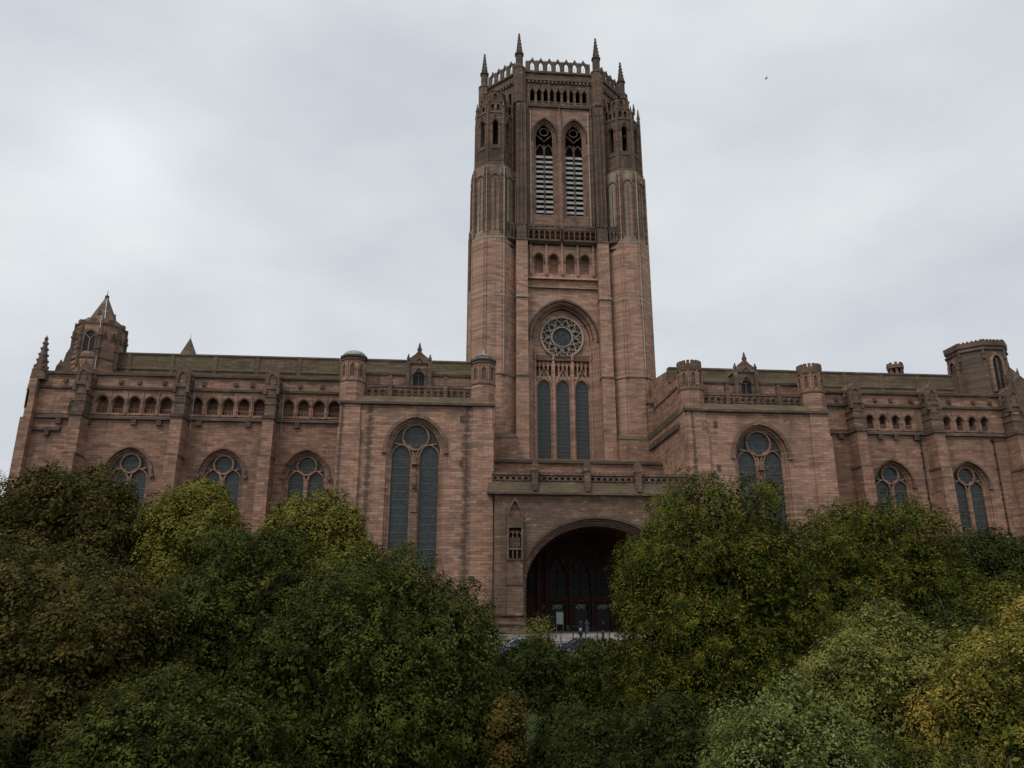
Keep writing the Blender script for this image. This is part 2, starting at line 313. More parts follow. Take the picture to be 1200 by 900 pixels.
    def pinnacle(s, cu, cd, r, z0, z1, zs=None, crockets=True):
        zs = zs or z0+(z1-z0)*.38
        s.ngon(cu, cd, r, z0, zs); s.ngon(cu, cd, r*1.25, zs, zs+r*.5); s.ngon(cu, cd, r*.95, zs+r*.5, z1, .05)
        s.ngon(cu, cd, r*.28, z1-r*.9, z1-r*.4)
        if crockets:
            k = max(3, int((z1-zs)/(r*1.3)))
            for i in range(k):
                t = (i+.5)/k*.85; rr = r*.95*(1-t)+.02; z = zs+r*.5+(z1-zs-r*.5)*t
                for a in range(4):
                    x, y = cu+rr*1.1*math.cos(a*math.pi/2+.78), cd+rr*1.1*math.sin(a*math.pi/2+.78); h = r*.17
                    s.box(x-h, x+h, y-h, y+h, z-h, z+h*1.3)
    def build(s, name, parent=None, smooth=False):
        me = bpy.data.meshes.new(name); me.from_pydata(s.v, [], s.f)
        for m in s.mn: me.materials.append(M[m])
        me.polygons.foreach_set('material_index', s.fm)
        if smooth: me.polygons.foreach_set('use_smooth', [True]*len(s.f))
        me.update()
        o = bpy.data.objects.new(name, me); col.objects.link(o)
        if parent: o.parent = parent
        return o
def tag(o, label=None, cat=None, group=None, kind=None):
    for k, v in (('label', label), ('category', cat), ('group', group), ('kind', kind)):
        if v: o[k] = v
    return o
def empty(name, loc, rz=0):
    o = bpy.data.objects.new(name, None); col.objects.link(o); o.location = loc; o.rotation_euler.z = rz; return o
# ------------------------------------------------------------------ the cathedral
cath = empty('cathedral', ROOT)
tag(cath, 'huge red sandstone gothic cathedral with one tall square tower, standing behind the trees', 'cathedral')
def lancet_glass(parent, frame, cx, hw, sill, spring, rise, d, m='leaded_glass'):
    g = MB(m).frame(*frame); g.face([(x, d, z) for x, z in [(cx-hw, sill)]+arch(cx, hw, spring, rise)+[(cx+hw, sill)]]); return g.build('glass', parent)
def two_light(parent, cx, hw, sill, spring, rise, d, mw=.3, name='window', stat=False, hood=None, wd=0, hm='porch_stone', r_oc=.53):
    """two lancet lights under a round one, between stone bars"""
    fr = (AX, 0, 0)
    h = MB(hm)
    a, b = hood
    h.ring(cx, a, b, spring, rise+(a-hw), rise+(b-hw)*1.1, wd-.28, wd+.02)
    for s in (-1, 1): h.box(cx+s*(a+b)/2-.3, cx+s*(a+b)/2+.3, wd-.34, wd+.02, spring-.45, spring)
    w = h.build(name, parent)
    lancet_glass(w, fr, cx, hw, sill, spring, rise, d)
    t = MB('sandstone'); lw = (hw-mw/2)/2; oc = spring+rise-hw*r_oc-.22; ro = hw*r_oc
    lsp = oc-ro-lw*.75
    t.box(cx-mw/2, cx+mw/2, d-.42, d-.02, sill, lsp+.3)
    for s in (-1, 1):
        c = cx+s*(mw/2+lw); p = arch(c, lw-.06, lsp, lw*1.25, 7); t.bar([(c-lw+.06, sill)]+p+[(c+lw-.06, sill)], .16, d-.30, d-.02)
        t.bar([(cx+s*.12, lsp+.2), (cx+s*.5*lw, lsp+lw*1.1), (cx+s*hw*.86, lsp+lw*1.35)], .2, d-.27, d-.03)
    t.bar([(cx+ro*math.cos(i*math.pi/12), oc+ro*math.sin(i*math.pi/12)) for i in range(24)], .24, d-.36, d-.02, True)
    z = sill+.6
    t.use('glazing_bar')
    while z < oc+ro*.7:                       # saddle bars across the lights
        if abs(z-(oc-ro)) > .3: t.box(cx-hw+.1, cx+hw-.1, d-.055, d-.03, z, z+.035)
        z += 1.05
    t.build('tracery', w)
    if stat:
        f = MB('porch_stone'); y = d-.7
        f.ngon(cx, y, .25, 19.5, 20.0, .42); f.ngon(cx, y, .42, 20.0, 20.15)
        for z0, z1, r0, r1 in ((20.15, 20.9, .34, .28), (20.9, 21.55, .28, .31), (21.55, 21.75, .31, .12), (21.75, 21.83, .1, .1), (21.83, 21.98, .12, .15), (21.98, 22.15, .15, .08)): f.ngon(cx, y, r0, z0, z1, r1, n=10)
        for s in (-1, 1): f.tube((cx+s*.3, y, 21.6), (cx+s*.27, y-.1, 21.15), .09, .07); f.tube((cx+s*.27, y-.1, 21.15), (cx+s*.05, y-.3, 21.3), .07, .05)
        f.ngon(cx, y, .45, 22.5, 22.7, .3); f.ngon(cx, y, .32, 22.7, 24.2, .03); f.box(cx-.45, cx+.45, d-.55, d-.4, sill, 19.5)
        f.prism([(cx-.4, 16.4), (cx+.4, 16.4), (cx+.4, 17.6), (cx, 18.5), (cx-.4, 17.6)], d-.75, d-.56)
        f.build('statue', w)
    return w
# ---- tower
TC = 135.6                                     # centre of the tower
def octring(m, half, fh, z0, z1, h2=None, f2=None):
    q = lambda h, f: [(-f, -h), (f, -h), (h, -f), (h, f), (f, h), (-f, h), (-h, f), (-h, -f)]
    m.frame(AX, TC, 0); m.slab(q(half, fh), z0, z1, q(h2 or half, f2 or fh))
t = MB('sandstone_tower')
# the great arch recess on the front
t.panel(-6.1, 6.1, 18, 59.4, 122, 0, 5.75, 27.4, 48.6, 6.75, ((0, .35), (.32, .35), (.3, .35), (.28, .3)))
t.use('dark_trim'); t.ring(0, 5.75, 6.06, 48.6, 6.75, 7.1, 121.75, 122.05, 48.0)
t.ring(0, 5.1, 5.2, 48.6, 6.1, 6.2, 122.45, 122.75); t.use('sandstone_tower')
hb = 4.85
t.face([(-hb, 123.72, 44)]+[(x, 123.72, z) for x, z in arch(0, hb, 48.6, 5.85)]+[(hb, 123.72, 44)])
for c in (-3.23, 0, 3.23): t.panel(c-1.62, c+1.62, 27.4, 42.1, 123.35, c, 1.22, 27.6, 40, 1.75, ((0, .45),))
t.box(-4.85, 4.85, 123.36, 125, 42.1, 42.25); t.box(-4.85, 4.85, 124.7, 125, 42.25, 45.8)
for c in (-3.23, 0, 3.23):                      # open gallery of shafts over each lancet
    for x in (-1.4, -.7, 0, .7, 1.4): t.box(c+x-.11, c+x+.11, 123.3, 123.6, 42.25, 44.9)
    for x in (-1.05, -.35, .35, 1.05): t.bar([(c+x-.26, 44.0), (c+x, 44.6), (c+x+.26, 44.0)], .16, 123.32, 123.5)
    t.bar([(c-1.55, 40.2), (c-.75, 42.0), (c, 43.6), (c+.75, 42.0), (c+1.55, 40.2)], .2, 123.0, 123.36)
for c in (-4.75, -1.62, 1.62, 4.75): t.box(c-.2, c+.2, 122.95, 123.5, 27.6, 45.0); t.pinnacle(c, 122.95, .2, 45.0, 47.3 if abs(c) > 4 else 46.4)
t.use('weathered').box(-4.9, 4.9, 123.0, 124.72, 44.9, 45.25); t.box(-4.9, 4.9, 123.05, 123.3, 45.7, 45.85)
for i in range(33): t.box(-4.8+i*.3-.05, -4.8+i*.3+.05, 123.08, 123.25, 45.25, 45.7)
# blind niches and ledges under the belfry
t.use('sandstone_tower')
t.box(-6.1, 6.1, 121.95, 124.5, 66.2, 66.36); t.box(-6.1, 6.1, 124.3, 124.5, 66.3, 69.1); t.box(-6.1, 6.1, 122.03, 124.4, 68.97, 69.1)
t.row(-6.1, 6.1, 59.6, 66.3, 121.9, [-4.05, -1.45, 1.45, 4.05], .8, 60.4, 63.2, .9, 1.3, 6, True)
t.box(-6.2, 6.2, 121.4, 122.2, 59.2, 59.6, (0, .3)); t.box(-6.2, 6.2, 121.55, 122.1, 57.6, 57.75)
for c in (-5.5, -2.75, 0, 2.75, 5.5): t.box(c-.16, c+.16, 121.5, 121.95, 60, 66.1)
for c in (-4.05, -1.45, 1.45, 4.05): t.use('weathered').ring(c, .8, 1.0, 63.2, .9, 1.25, 121.7, 121.92, 62.4, 6)
# buttress strips and side walls
t.use('sandstone_tower')
for s in (-1, 1):
    a, b = sorted((s*6.1, s*8.15)); t.box(a, b, 120.3, 123.5, 0, 41.3); t.box(a+.05, b-.05, 120.42, 123.5, 41.3, 66, None)
    t.use('pale_trim').box(a-.08, b+.08, 120.2, 123, 55.2, 55.5); t.use('weathered'); t.box(a-.05, b+.05, 120.3, 123, 65.9, 66.15); t.box(a-.1, b+.1, 120.15, 123, 41.2, 41.45)
    t.box(a+.12, b-.12, 120.75, 124, 66.15, 93.9)
    for x in (a+.3, (a+b)/2, b-.3): t.box(x-.13, x+.13, 120.5, 120.9, 69, 92.5); t.pinnacle(x, 120.65, .16, 88 if x != (a+b)/2 else 90, 92.5 if x != (a+b)/2 else 94.5)
    t.use('sandstone_tower')
for k in (1, 2, 3):
    t.frame(AX, TC, k*math.pi/2); t.box(-8.3, 8.3, -13.6, -12.6, 0, 69); 
    for s in (-1, 1): a, b = sorted((s*6.1, s*8.15)); t.box(a, b, -15.2, -13.5, 0, 66); t.use('weathered').box(a+.1, b-.1, -14.7, -13.5, 66, 93.9); t.use('sandstone_tower')
t.frame(AX, TC, 0); t.box(-12.6, 12.6, -12.5, 12.5, 68.2, 69)
# belfry stage and lantern, eight sides
CH, CA = 8.84/2, (7.35+13.6)/math.sqrt(2)
for k in range(4):
    t.use('belfry_stone').frame(AX, TC, k*math.pi/2)
    for s in (-1, 1):
        a, b = sorted((0, s*7.35)); t.panel(a, b, 69, 94.1, -13.6, s*2.75, 2.15, 71.8, 88, 3.5, ((0, .35), (.3, .35), (.3, .3)))
        t.use('dark_trim').ring(s*2.75, 2.15, 2.42, 88, 3.5, 3.85, -13.85, -13.58, 87); t.use('belfry_stone')
    t.box(-.35, .35, -13.95, -13.55, 69, 92.6); t.pinnacle(0, -13.8, .22, 91.5, 94.3)
    for s in (-1, 1): t.use('pale_trim').box(s*5.35-.13, s*5.35+.13, -13.85, -13.55, 69.2, 93.2); t.use('weathered').box(s*5.9-.16, s*5.9+.16, -14.0, -13.55, 69.2, 92.5); t.pinnacle(s*5.9, -13.95, .2, 92.5, 95.6); t.box(s*6.5-.2, s*6.5+.2, -14.15, -13.55, 66.2, 90); t.pinnacle(s*6.5, -14.0, .26, 90, 94)
    t.use('weathered')
    g = [-4.9, -3.65, -2.4]; cs = g+[x+3.65 for x in g]+[x+7.3 for x in g]
    t.row(-7.35, 7.35, 94.5, 98.6, -13.6, cs, .42, 95.3, 97.2, .75, 1.0, 4)
    for c in (-5.6, -1.83, 1.83, 5.6): t.box(c-.2, c+.2, -13.8, -13.58, 94.5, 99)
    for c in cs: t.bar([(c-.5, 97.3), (c, 98.35), (c+.5, 97.3)], .16, -13.75, -13.58); t.box(c-.3, c+.3, -13.72, -13.58, 95.1, 95.28)
    t.face([(-7.35, -13.6, 98.6), (7.35, -13.6, 98.6), (7.35, -13.6, 101.6), (-7.35, -13.6, 101.6)])
    for i in range(18): t.box(-6.3+i*.74-.2, -6.3+i*.74+.2, -13.95, -13.58, 99.2, 99.7)
    t.box(-7.2, 7.2, -14.02, -13.58, 99.7, 100.0)
    t.frame(AX, TC, k*math.pi/2+math.pi/4)
    t.face([(-CH, -CA, 66), (CH, -CA, 66), (CH, -CA, 94.1), (-CH, -CA, 94.1)])
    t.row(-CH, CH, 94.5, 98.6, -CA, [-2.1, -.7, .7, 2.1], .4, 95.3, 97.2, .75, 1.0, 4)
    t.face([(-CH, -CA, 98.6), (CH, -CA, 98.6), (CH, -CA, 101.6), (-CH, -CA, 101.6)])
    for i in range(9): t.box(-3+i*.75-.2, -3+i*.75+.2, -CA-.35, -CA+.02, 99.2, 99.7)
    t.box(-CH, CH, -CA-.4, -CA+.02, 99.7, 100.0)
t.use('dark_trim'); octring(t, 13.95, 7.5, 93.95, 94.5); octring(t, 13.9, 7.45, 101.4, 101.8); octring(t, 13.3, 7.2, 98.6, 98.75); t.box(-7, 7, -7, 7, 69.1, 93.8)
tower = t.build('tower', cath)
p = MB('weathered')
for k in range(8):
    wide = k % 2 == 0; hw, ap = (7.35, 13.6) if wide else (CH, CA)
    p.frame(AX, TC, k*math.pi/4); cs = [i*1.62 for i in range(-3, 4)] if wide else [-2.3, -.77, .77, 2.3]
    lim = hw-1.2 if wide else hw-1.0
    for dd in (0, .35): p.row(-lim, lim, 101.8, 104.15, -ap+dd, cs, .38, 102.1, 103.2, .9, .35 if dd == 0 else 0.0, 4)
    for c in cs: p.prism([(c-.66, 104.15), (c+.66, 104.15), (c+.3, 104.4), (c, 105.0), (c-.3, 104.4)], -ap-.02, -ap+.36)
    for c in cs: p.box(c-.03, c+.03, -ap+.1, -ap+.2, 102.3, 103.2)
    for a, b in zip(cs, cs[1:]): p.box((a+b)/2-.12, (a+b)/2+.12, -ap-.12, -ap-.005, 101.9, 104.3)
p.build('parapet', tower)
for k in range(4):
    for s in (-1, 1):
        q = MB('weathered').frame(AX, TC, k*math.pi/2)
        q.ngon(s*7.35, -13.6, 1.0, 94.4, 101.9); q.ngon(s*7.35, -13.6, 1.12, 101.9, 102.2)
        for a in range(8): x, y = 1.05*math.cos(a*math.pi/4+.39), 1.05*math.sin(a*math.pi/4+.39); q.box(s*7.35+x-.1, s*7.35+x+.1, -13.6+y-.1, -13.6+y+.1, 94.5, 101.8)
        q.use('dark_trim').pinnacle(s*7.35, -13.6, .66, 102.2, 110.3, 105.2); q.build('pinnacle', tower)
def tower_turret(cu, cy, sx):
    q = MB('sandstone_tower').frame(AX, 0, 0); r = 3.74
    q.ngon(cu, cy, r, 0, 66); q.use('pale_trim').ngon(cu, cy, r+.1, 55.2, 55.5); q.ngon(cu, cy, r+.1, 65.9, 66.25)
    for k in range(8): a = (k+.5)*math.pi/4; x, y = cu+4.06*math.cos(a), cy+4.06*math.sin(a); q.use('pale_trim' if k == 6 else 'sandstone_tower').box(x-.1, x+.1, y-.1, y+.1, 41.5, 80)
    q.use('weathered')
    q.ngon(cu, cy, r+.2, 41.2, 41.4); q.use('sandstone_tower'); fh = r*math.tan(math.pi/8)
    for k in range(8): q.frame(AX+cu, cy, k*math.pi/4); q.box(-fh*.84, fh*.84, -r-.16, -r+.05, 0, 41.15); q.box(-fh*.8, fh*.8, -r-.13, -r+.05, 41.45, 55.15); q.box(-fh*.78, fh*.78, -r-.1, -r+.05, 55.5, 65.8)
    q.frame(AX, 0, 0)
    q.use('weathered_green').ngon(cu, cy, r-.12, 66.25, 80.5); q.use('weathered').ngon(cu, cy, r-.05, 80.5, 80.9, r-.35)
    r3 = 3.25
    for k in range(8):
        a = k*math.pi/4; q.frame(AX+cu, cy, a); fh = r3*math.tan(math.pi/8)
        q.row(-fh, fh, 80.9, 91.2, -r3, [0], .5, 84.6, 89.0, .95, .8, 4)
        q.bar([(-.8, 89.0), (0, 91.0), (.8, 89.0)], .22, -r3-.2, -r3+.02)
        for x in (-.95, -.4, .1, .6): q.box(x, x+.12, -r3-.1, -r3+.02, 81.3, 83.6)
        q.box(-.7, .7, -r3-.16, -r3+.02, 83.7, 84.1)
        fh2 = 3.62*math.tan(math.pi/8)
        q.ring(0, fh2*.5, fh2*.62, 77.4, .9, 1.15, -3.78, -3.6, 67.5, 5); q.box(-.06, .06, -3.74, -3.6, 67.5, 77.6)
        for x in (-.8, .8): q.box(x*fh2-.12, x*fh2+.12, -3.8, -3.55, 67, 79.2); q.prism([(x*fh2-.3, 78.2), (x*fh2+.3, 78.2), (x*fh2, 79.9)], -3.85, -3.5)
        # shafts and small pinnacles on the corners
        v = (fh, -r3); q.box(v[0]-.2, v[0]+.2, v[1]-.25, v[1]+.25, 66.5, 91.5); q.pinnacle(v[0], v[1], .26, 91.5, 95.0 if k % 2 else 94.2)
        q.box(-fh, fh, -r3-.12, -r3+.3, 91.2, 91.7)
        q.row(-1.05, 1.05, 91.7, 94.0, -2.55, [-.5, .5], .28, 92.2, 93.2, .45, .3, 4)
        q.row(-.75, .75, 94.3, 96.9, -1.8, [0], .36, 94.8, 95.9, .6, .3, 4)
        q.pinnacle(1.05, -2.55, .2, 94.0, 96.4)
    q.frame(AX, 0, 0); q.ngon(cu, cy, 2.0, 91.7, 94.2); q.ngon(cu, cy, 2.6, 94.0, 94.3); q.ngon(cu, cy, 1.5, 94.3, 97); q.ngon(cu, cy, 1.95, 96.9, 97.3, 1.2)
    q.build('turret', tower)
for sx in (-1, 1):
    for cy in (123.74, TC*2-123.74): tower_turret(sx*11.85, cy, sx)
def balcony(u0, u1, d0, d1, n, a=0, o=(AX, 0)):
    q = MB('dark_trim').frame(o[0], o[1], a)
    q.box(u0, u1, d0, d1, 66.15, 66.5); q.box(u0, u1, d0, d0+.25, 68.9, 69.25); q.box(u0, u1, d0+.02, d0+.2, 68.3, 68.42)
    st = (u1-u0)/n
    q.use('weathered')
    for i in range(n+1): q.box(max(u0, u0+i*st-.1), min(u1, u0+i*st+.1), d0+.02, d0+.2, 66.5, 68.9)
    for i in range(n):
        c = u0+(i+.5)*st; q.bar([(c-st*.4, 67.9), (c, 68.3), (c+st*.4, 67.9)], .1, d0+.04, d0+.16); q.bar([(c+.2*math.cos(j), 68.62+.2*math.sin(j)) for j in range(6)], .08, d0+.04, d0+.16, True)
    q.use('dark_trim')
    for u in (u0, u1):
        for i in range(int((d1-d0)/.5)): q.box(u-.08, u+.08, d0+i*.5, d0+i*.5+.15, 66.5, 69)
    q.slab([(u0+.15, d0+.5), (u1-.15, d0+.5), (u1-.15, d1), (u0+.15, d1)], 65.75, 66.15, [(u0+.05, d0+.05), (u1-.05, d0+.05), (u1-.05, d1), (u0+.05, d1)]); 
    if n < 5: m = (u0+u1)/2; w2 = (u1-u0)*.3; q.slab([(m-w2*.4, d1-.3), (m+w2*.4, d1-.3), (m+w2*.4, d1), (m-w2*.4, d1)], 64, 65.0, [(m-w2, d0+.2), (m+w2, d0+.2), (m+w2, d1), (m-w2, d1)])
    q.build('balcony', tower)
balcony(-5.95, -.25, 120.9, 122.2, 6); balcony(.25, 5.95, 120.9, 122.2, 6)
for s in (-1, 1): balcony(-1.0, 1.0, -.9, .9, 3, s*-R(24), (AX+s*9.15, 121.5))
# louvred belfry windows (front and the two sides)
for k in range(4):
    for s in (-1, 1):
        fr = (AX, TC, k*math.pi/2); c = s*2.75; d = -12.6
        q = MB('weathered').frame(*fr)
        q.box(c-.11, c+.11, d-.3, d+.1, 71.8, 86.5); q.bar([(c-1.5, 88.6), (c-.75, 88.0), (c, 87.2), (c+.75, 88.0), (c+1.5, 88.6)], .16, d-.28, d+.1)
        for e2 in (-.77, .77): q.bar(arch(c+e2, .72, 85.2, 1.35, 5), .16, d-.26, d+.1)
        q.bar([(c+.78*math.cos(i*math.pi/8), 89.25+.78*math.sin(i*math.pi/8)) for i in range(16)], .15, d-.27, d+.08, True)
        w_ = q.build('belfry_window', cath)
        q = MB('louvre_slate').frame(*fr); z = 72.0
        while z < 85.2:                           # sloping slats
            for a, b in ((c-1.53, c-.11), (c+.11, c+1.53)):
                q.face([(a, d-.1, z), (b, d-.1, z), (b, d+.75, z+.68), (a, d+.75, z+.68)]); q.face([(a, d-.1, z), (b, d-.1, z), (b, d-.16, z-.42), (a, d-.16, z-.42)]); q.face([(a, d-.16, z-.42), (b, d-.16, z-.42), (b, d+.75, z+.3), (a, d+.75, z+.3)])
            z += 1.02
        q.build('louvre', w_)
# rose window
q = MB('pale_trim'); rz, d = 49.3, 123.7
circ = lambda r, n=32, c=0, z=rz: [(c+r*math.cos(2*math.pi*i/n), z+r*math.sin(2*math.pi*i/n)) for i in range(n)]
q.bar(circ(3.62), .34, d-.4, d-.02, True); q.bar(circ(1.78), .22, d-.34, d-.03, True)
for i in range(12):
    a = 2*math.pi*i/12+math.pi/12; m_ = 2*math.pi*(i+.5)/12+math.pi/12; a2 = a+2*math.pi/12
    pt = lambda r, t_: (r*math.cos(t_), rz+r*math.sin(t_))
    q.bar([(pt(3.0, m_)[0]+.3*math.cos(j*math.pi/3), pt(3.0, m_)[1]+.3*math.sin(j*math.pi/3)) for j in range(6)], .09, d-.24, d-.04, True)
    q.bar([pt(3.5, a), pt(2.75, a+.1), pt(2.42, m_), pt(2.75, a2-.1), pt(3.5, a2)], .15, d-.3, d-.03)
    q.bar([pt(1.85, m_), pt(2.42, m_)], .15, d-.28, d-.04); q.bar([pt(1.85, a), pt(2.3, a+.16), pt(2.42, m_)], .11, d-.26, d-.04); q.bar([pt(1.85, a2), pt(2.3, a2-.16), pt(2.42, m_)], .11, d-.26, d-.04)
rose = q.build('rose_window', cath)
g = MB('rose_glass'); g.face([(x, d-.012, z) for x, z in circ(1.72)]); g.build('glass', rose)
g = MB('dark_glass'); 
a_, b_ = circ(3.55), circ(1.8)
for i in range(32): j = (i+1) % 32; g.face([(a_[i][0], d-.012, a_[i][1]), (a_[j][0], d-.012, a_[j][1]), (b_[j][0], d-.012, b_[j][1]), (b_[i][0], d-.012, b_[i][1])])
g.build('glass', rose)
for c in (-3.23, 0, 3.23):
    q = MB('sandstone_tower'); q.ring(c, 1.1, 1.24, 40, 1.62, 1.78, 123.5, 123.75, 27.6); q.use('glazing_bar')
    for i in range(18): q.box(c-1.15, c+1.15, 123.70, 123.725, 28.2+i*.68, 28.235+i*.68)
    w_ = q.build('lancet_window', cath); lancet_glass(w_, (AX, 0, 0), c, 1.2, 27.6, 40, 1.72, 123.74)
# ---- transepts
def transept(s):
    m = MB('sandstone_drips'); S = lambda a, b: sorted((s*a, s*b)); cx = s*23.35
    a, b = S(13.0, 33.4)
    m.panel(a, b, 0, 30.6, 100, cx, 3.75, 9, 24.4, 4.35, ((0, .3), (.28, .35), (.27, .3)))
    m.box(*S(13.0, 13.2), 100.01, 122, 0, 30.6); m.box(*S(33.2, 33.4), 100.01, 108, 0, 30.6)
    # corner buttress strips and irregular quoins
    for c in (14.6, 32.0): m.box(*S(c-1.45, c+1.45), 99.55, 100.2, 0, 27.2); m.box(*S(c-1.3, c+1.3), 99.7, 100.2, 27.2, 30.6, (0, .1))
    m.use('dark_trim').box(a-.05, b+.05, 99.5, 100.4, 30.45, 30.75)
    m.use('moss_stone').box(a-.03, b+.03, 99.55, 101.2, 30.75, 31.75, (.1, .9)); m.box(*S(12.9, 14.5), 101.3, 121, 30.45, 31.3)
    m.use('dark_trim').box(*S(12.75, 14.0), 102.5, 118, 28.6, 28.9)
    # upper wall, set back, and its weathered coping
    m.use('sandstone').box(*S(14.2, 32.6), 103.4, 121, 31.0, 35.6); m.use('dark_trim').box(*S(14.1, 32.7), 103.2, 121, 35.55, 35.85); m.box(*S(14.15, 32.65), 103.25, 103.45, 33.95, 34.15)
    x0, x1 = S(14.15, 32.65); m.use('lead_roof')
    for y0, z0, y1, z1 in ((103.3, 35.85, 105.2, 37.0), (105.2, 37.0, 109.9, 37.3), (110.9, 39.6, 119, 40.6), (119, 40.6, 129, 36)): m.face([(x0, y0, z0), (x1, y0, z0), (x1, y1, z1), (x0, y1, z1)])
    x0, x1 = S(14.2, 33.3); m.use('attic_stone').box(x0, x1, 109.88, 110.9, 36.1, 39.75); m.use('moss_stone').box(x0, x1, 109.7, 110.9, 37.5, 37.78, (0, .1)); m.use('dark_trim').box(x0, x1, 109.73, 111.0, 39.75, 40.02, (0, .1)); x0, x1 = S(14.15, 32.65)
    m.use('sandstone')
    for x in (x0, x1): m.face([(x, 103.3, 35.8), (x, 105.2, 36.95), (x, 110, 37.2), (x, 110.9, 39.6), (x, 119, 40.55), (x, 129, 36)])
    # slit lights
    m.use('dark_trim')
    for z in (28.2, 22.2): m.box(s*17.3-.28, s*17.3+.28, 99.97, 100.05, z, z+.9)
    
    o = m.build('transept', cath)
    # pierced parapet
    p = MB('weathered')
    p.box(a+1.4, b-1.4, 100.95, 101.25, 31.7, 31.95); p.box(a+1.4, b-1.4, 100.9, 101.3, 33.15, 33.4)
    n = 20; st = (b-a-2.8)/n
    for i in range(n):
        c = a+1.4+(i+.5)*st
        p.bar([(c+.36*math.cos(j*math.pi/4), 32.55+.36*math.sin(j*math.pi/4)) for j in range(8)], .12, 101.0, 101.2, True); p.box(c+st/2-.09, c+st/2+.09, 100.98, 101.22, 31.95, 33.15)
        p.bar([(c-.45, 32.0), (c, 32.3), (c+.45, 32.0)], .1, 101.02, 101.18)
    p.use('sandstone').box(a+1.4, b-1.4, 101.6, 101.75, 31.7, 33.0); p.use('weathered')
    for x in (-3.7, 3.7): p.box(cx+x-.3, cx+x+.3, 100.6, 101.4, 31.3, 34.9, (.05, .05)); p.box(cx+x-.36, cx+x+.36, 100.55, 101.45, 34.9, 35.1)
    # parapet along the inner flank
    uu = s*13.15
    for i in range(18): y = 103+i*.9; p.box(uu-.13, uu+.13, y-.1, y+.1, 29.6, 31.2)
    p.box(uu-.16, uu+.16, 102.2, 119, 31.1, 31.4); p.box(uu-.3, uu+.3, 102.2, 119, 28.9, 29.6)
    p.build('parapet', o)
    # dormer niche in the middle of the upper wall
    g = MB('weathered'); y = 102.9
    g.panel(cx-1.5, cx+1.5, 31.5, 37.2, y, cx, .75, 33.2, 35.2, .8, ((0, .5),)); g.box(cx-1.5, cx-1.48, y, 105, 31.5, 37.2); g.box(cx+1.48, cx+1.5, y, 105, 31.5, 37.2)
    g.prism([(cx-1.75, 37.2), (cx+1.75, 37.2), (cx+1.5, 37.8), (cx+.6, 38.5), (cx, 39.2), (cx-.6, 38.5), (cx-1.5, 37.8)], y-.2, y+2.5); g.pinnacle(cx, y, .27, 38.6, 40.3, 39.2); g.ring(cx, .25, .45, 37.6, .25, .45, y-.34, y-.19, 37.5, 5)
    for x in (-1.5, 1.5): g.box(cx+x-.25, cx+x+.25, y-.25, y+.3, 31.5, 37.5); g.pinnacle(cx+x, y, .2, 37.5, 38.6)
    g.bar([(cx-.95, 35.5), (cx, 36.7), (cx+.95, 35.5)], .25, y-.2, y); g.box(cx-.06, cx+.06, y+.2, y+.35, 33.2, 35.8)
    g.use('dark_glass').face([(x, y+.38, z) for x, z in [(cx-.75, 33.2)]+arch(cx, .75, 35.2, .8)+[(cx+.75, 33.2)]]); g.build('dormer', o)
    # corner turrets
    for c in (14.5, 32.05):
        u = s*c; q = MB('sandstone'); y = 101.2; r = 1.5
        q.ngon(u, y, r+.12, 30.5, 33.6); q.ngon(u, y, r, 33.6, 36.6)
        q.use('dark_trim').ngon(u, y, r+.18, 33.5, 33.7)
        for k in range(8):
            q.use('dark_trim').frame(AX+u, y, k*math.pi/4); q.face([(x, -r-.012, z) for x, z in [(-.3, 34.3)]+arch(0, .3, 35.4, .6, 4)+[(.3, 34.3)]]); q.use('sandstone').bar([(-.36, 34.2)]+arch(0, .36, 35.4, .75, 4)+[(.36, 34.2)], .12, -r-.14, -r)
            fh = r*math.tan(math.pi/8); q.box(fh-.1, fh+.1, -r-.1, -r+.1, 33.7, 36.4)
        q.frame(AX, 0, 0)
        if s < 0:
            q.use('dark_trim').ngon(u, y, r+.12, 36.6, 37.0); q.ngon(u, y, r+.25, 37.0, 37.25)
            if c > 20:
                q.use('copper')
                for i in range(4): t0, t1 = i*math.pi/8, (i+1)*math.pi/8; q.ngon(u, y, 1.6*math.cos(t0), 37.25+.95*math.sin(t0), 37.25+.95*math.sin(t1), 1.6*math.cos(t1), n=16)
            else:
                q.use('lead_cap').ngon(u, y, 1.5, 37.25, 37.4); q.use('dark_trim').ngon(u, y, 1.3, 37.4, 37.75, 1.15); q.use('lead_cap').ngon(u, y, 1.2, 37.75, 37.9); q.use('dark_trim').ngon(u, y, 1.0, 37.9, 38.2, .3); q.use('lead_cap').ngon(u, y, .22, 38.2, 38.9, .05)
        else:
            q.use('weathered').ngon(u, y, r+.15, 36.4, 37.3, r+.2, n=16)
            for k in range(16):
                a2 = k*math.pi/8; q.frame(AX+u, y, a2); q.box(-.2, .2, -r-.2, -r+.15, 37.3, 37.8)
        q.build('turret', o)
    two_light(cath, cx, 3.2, 9, 24.4, 3.8, 100.98, .95, 'transept_window', True, (3.78, 4.2), 100)
    return o
transept(-1); transept(1)
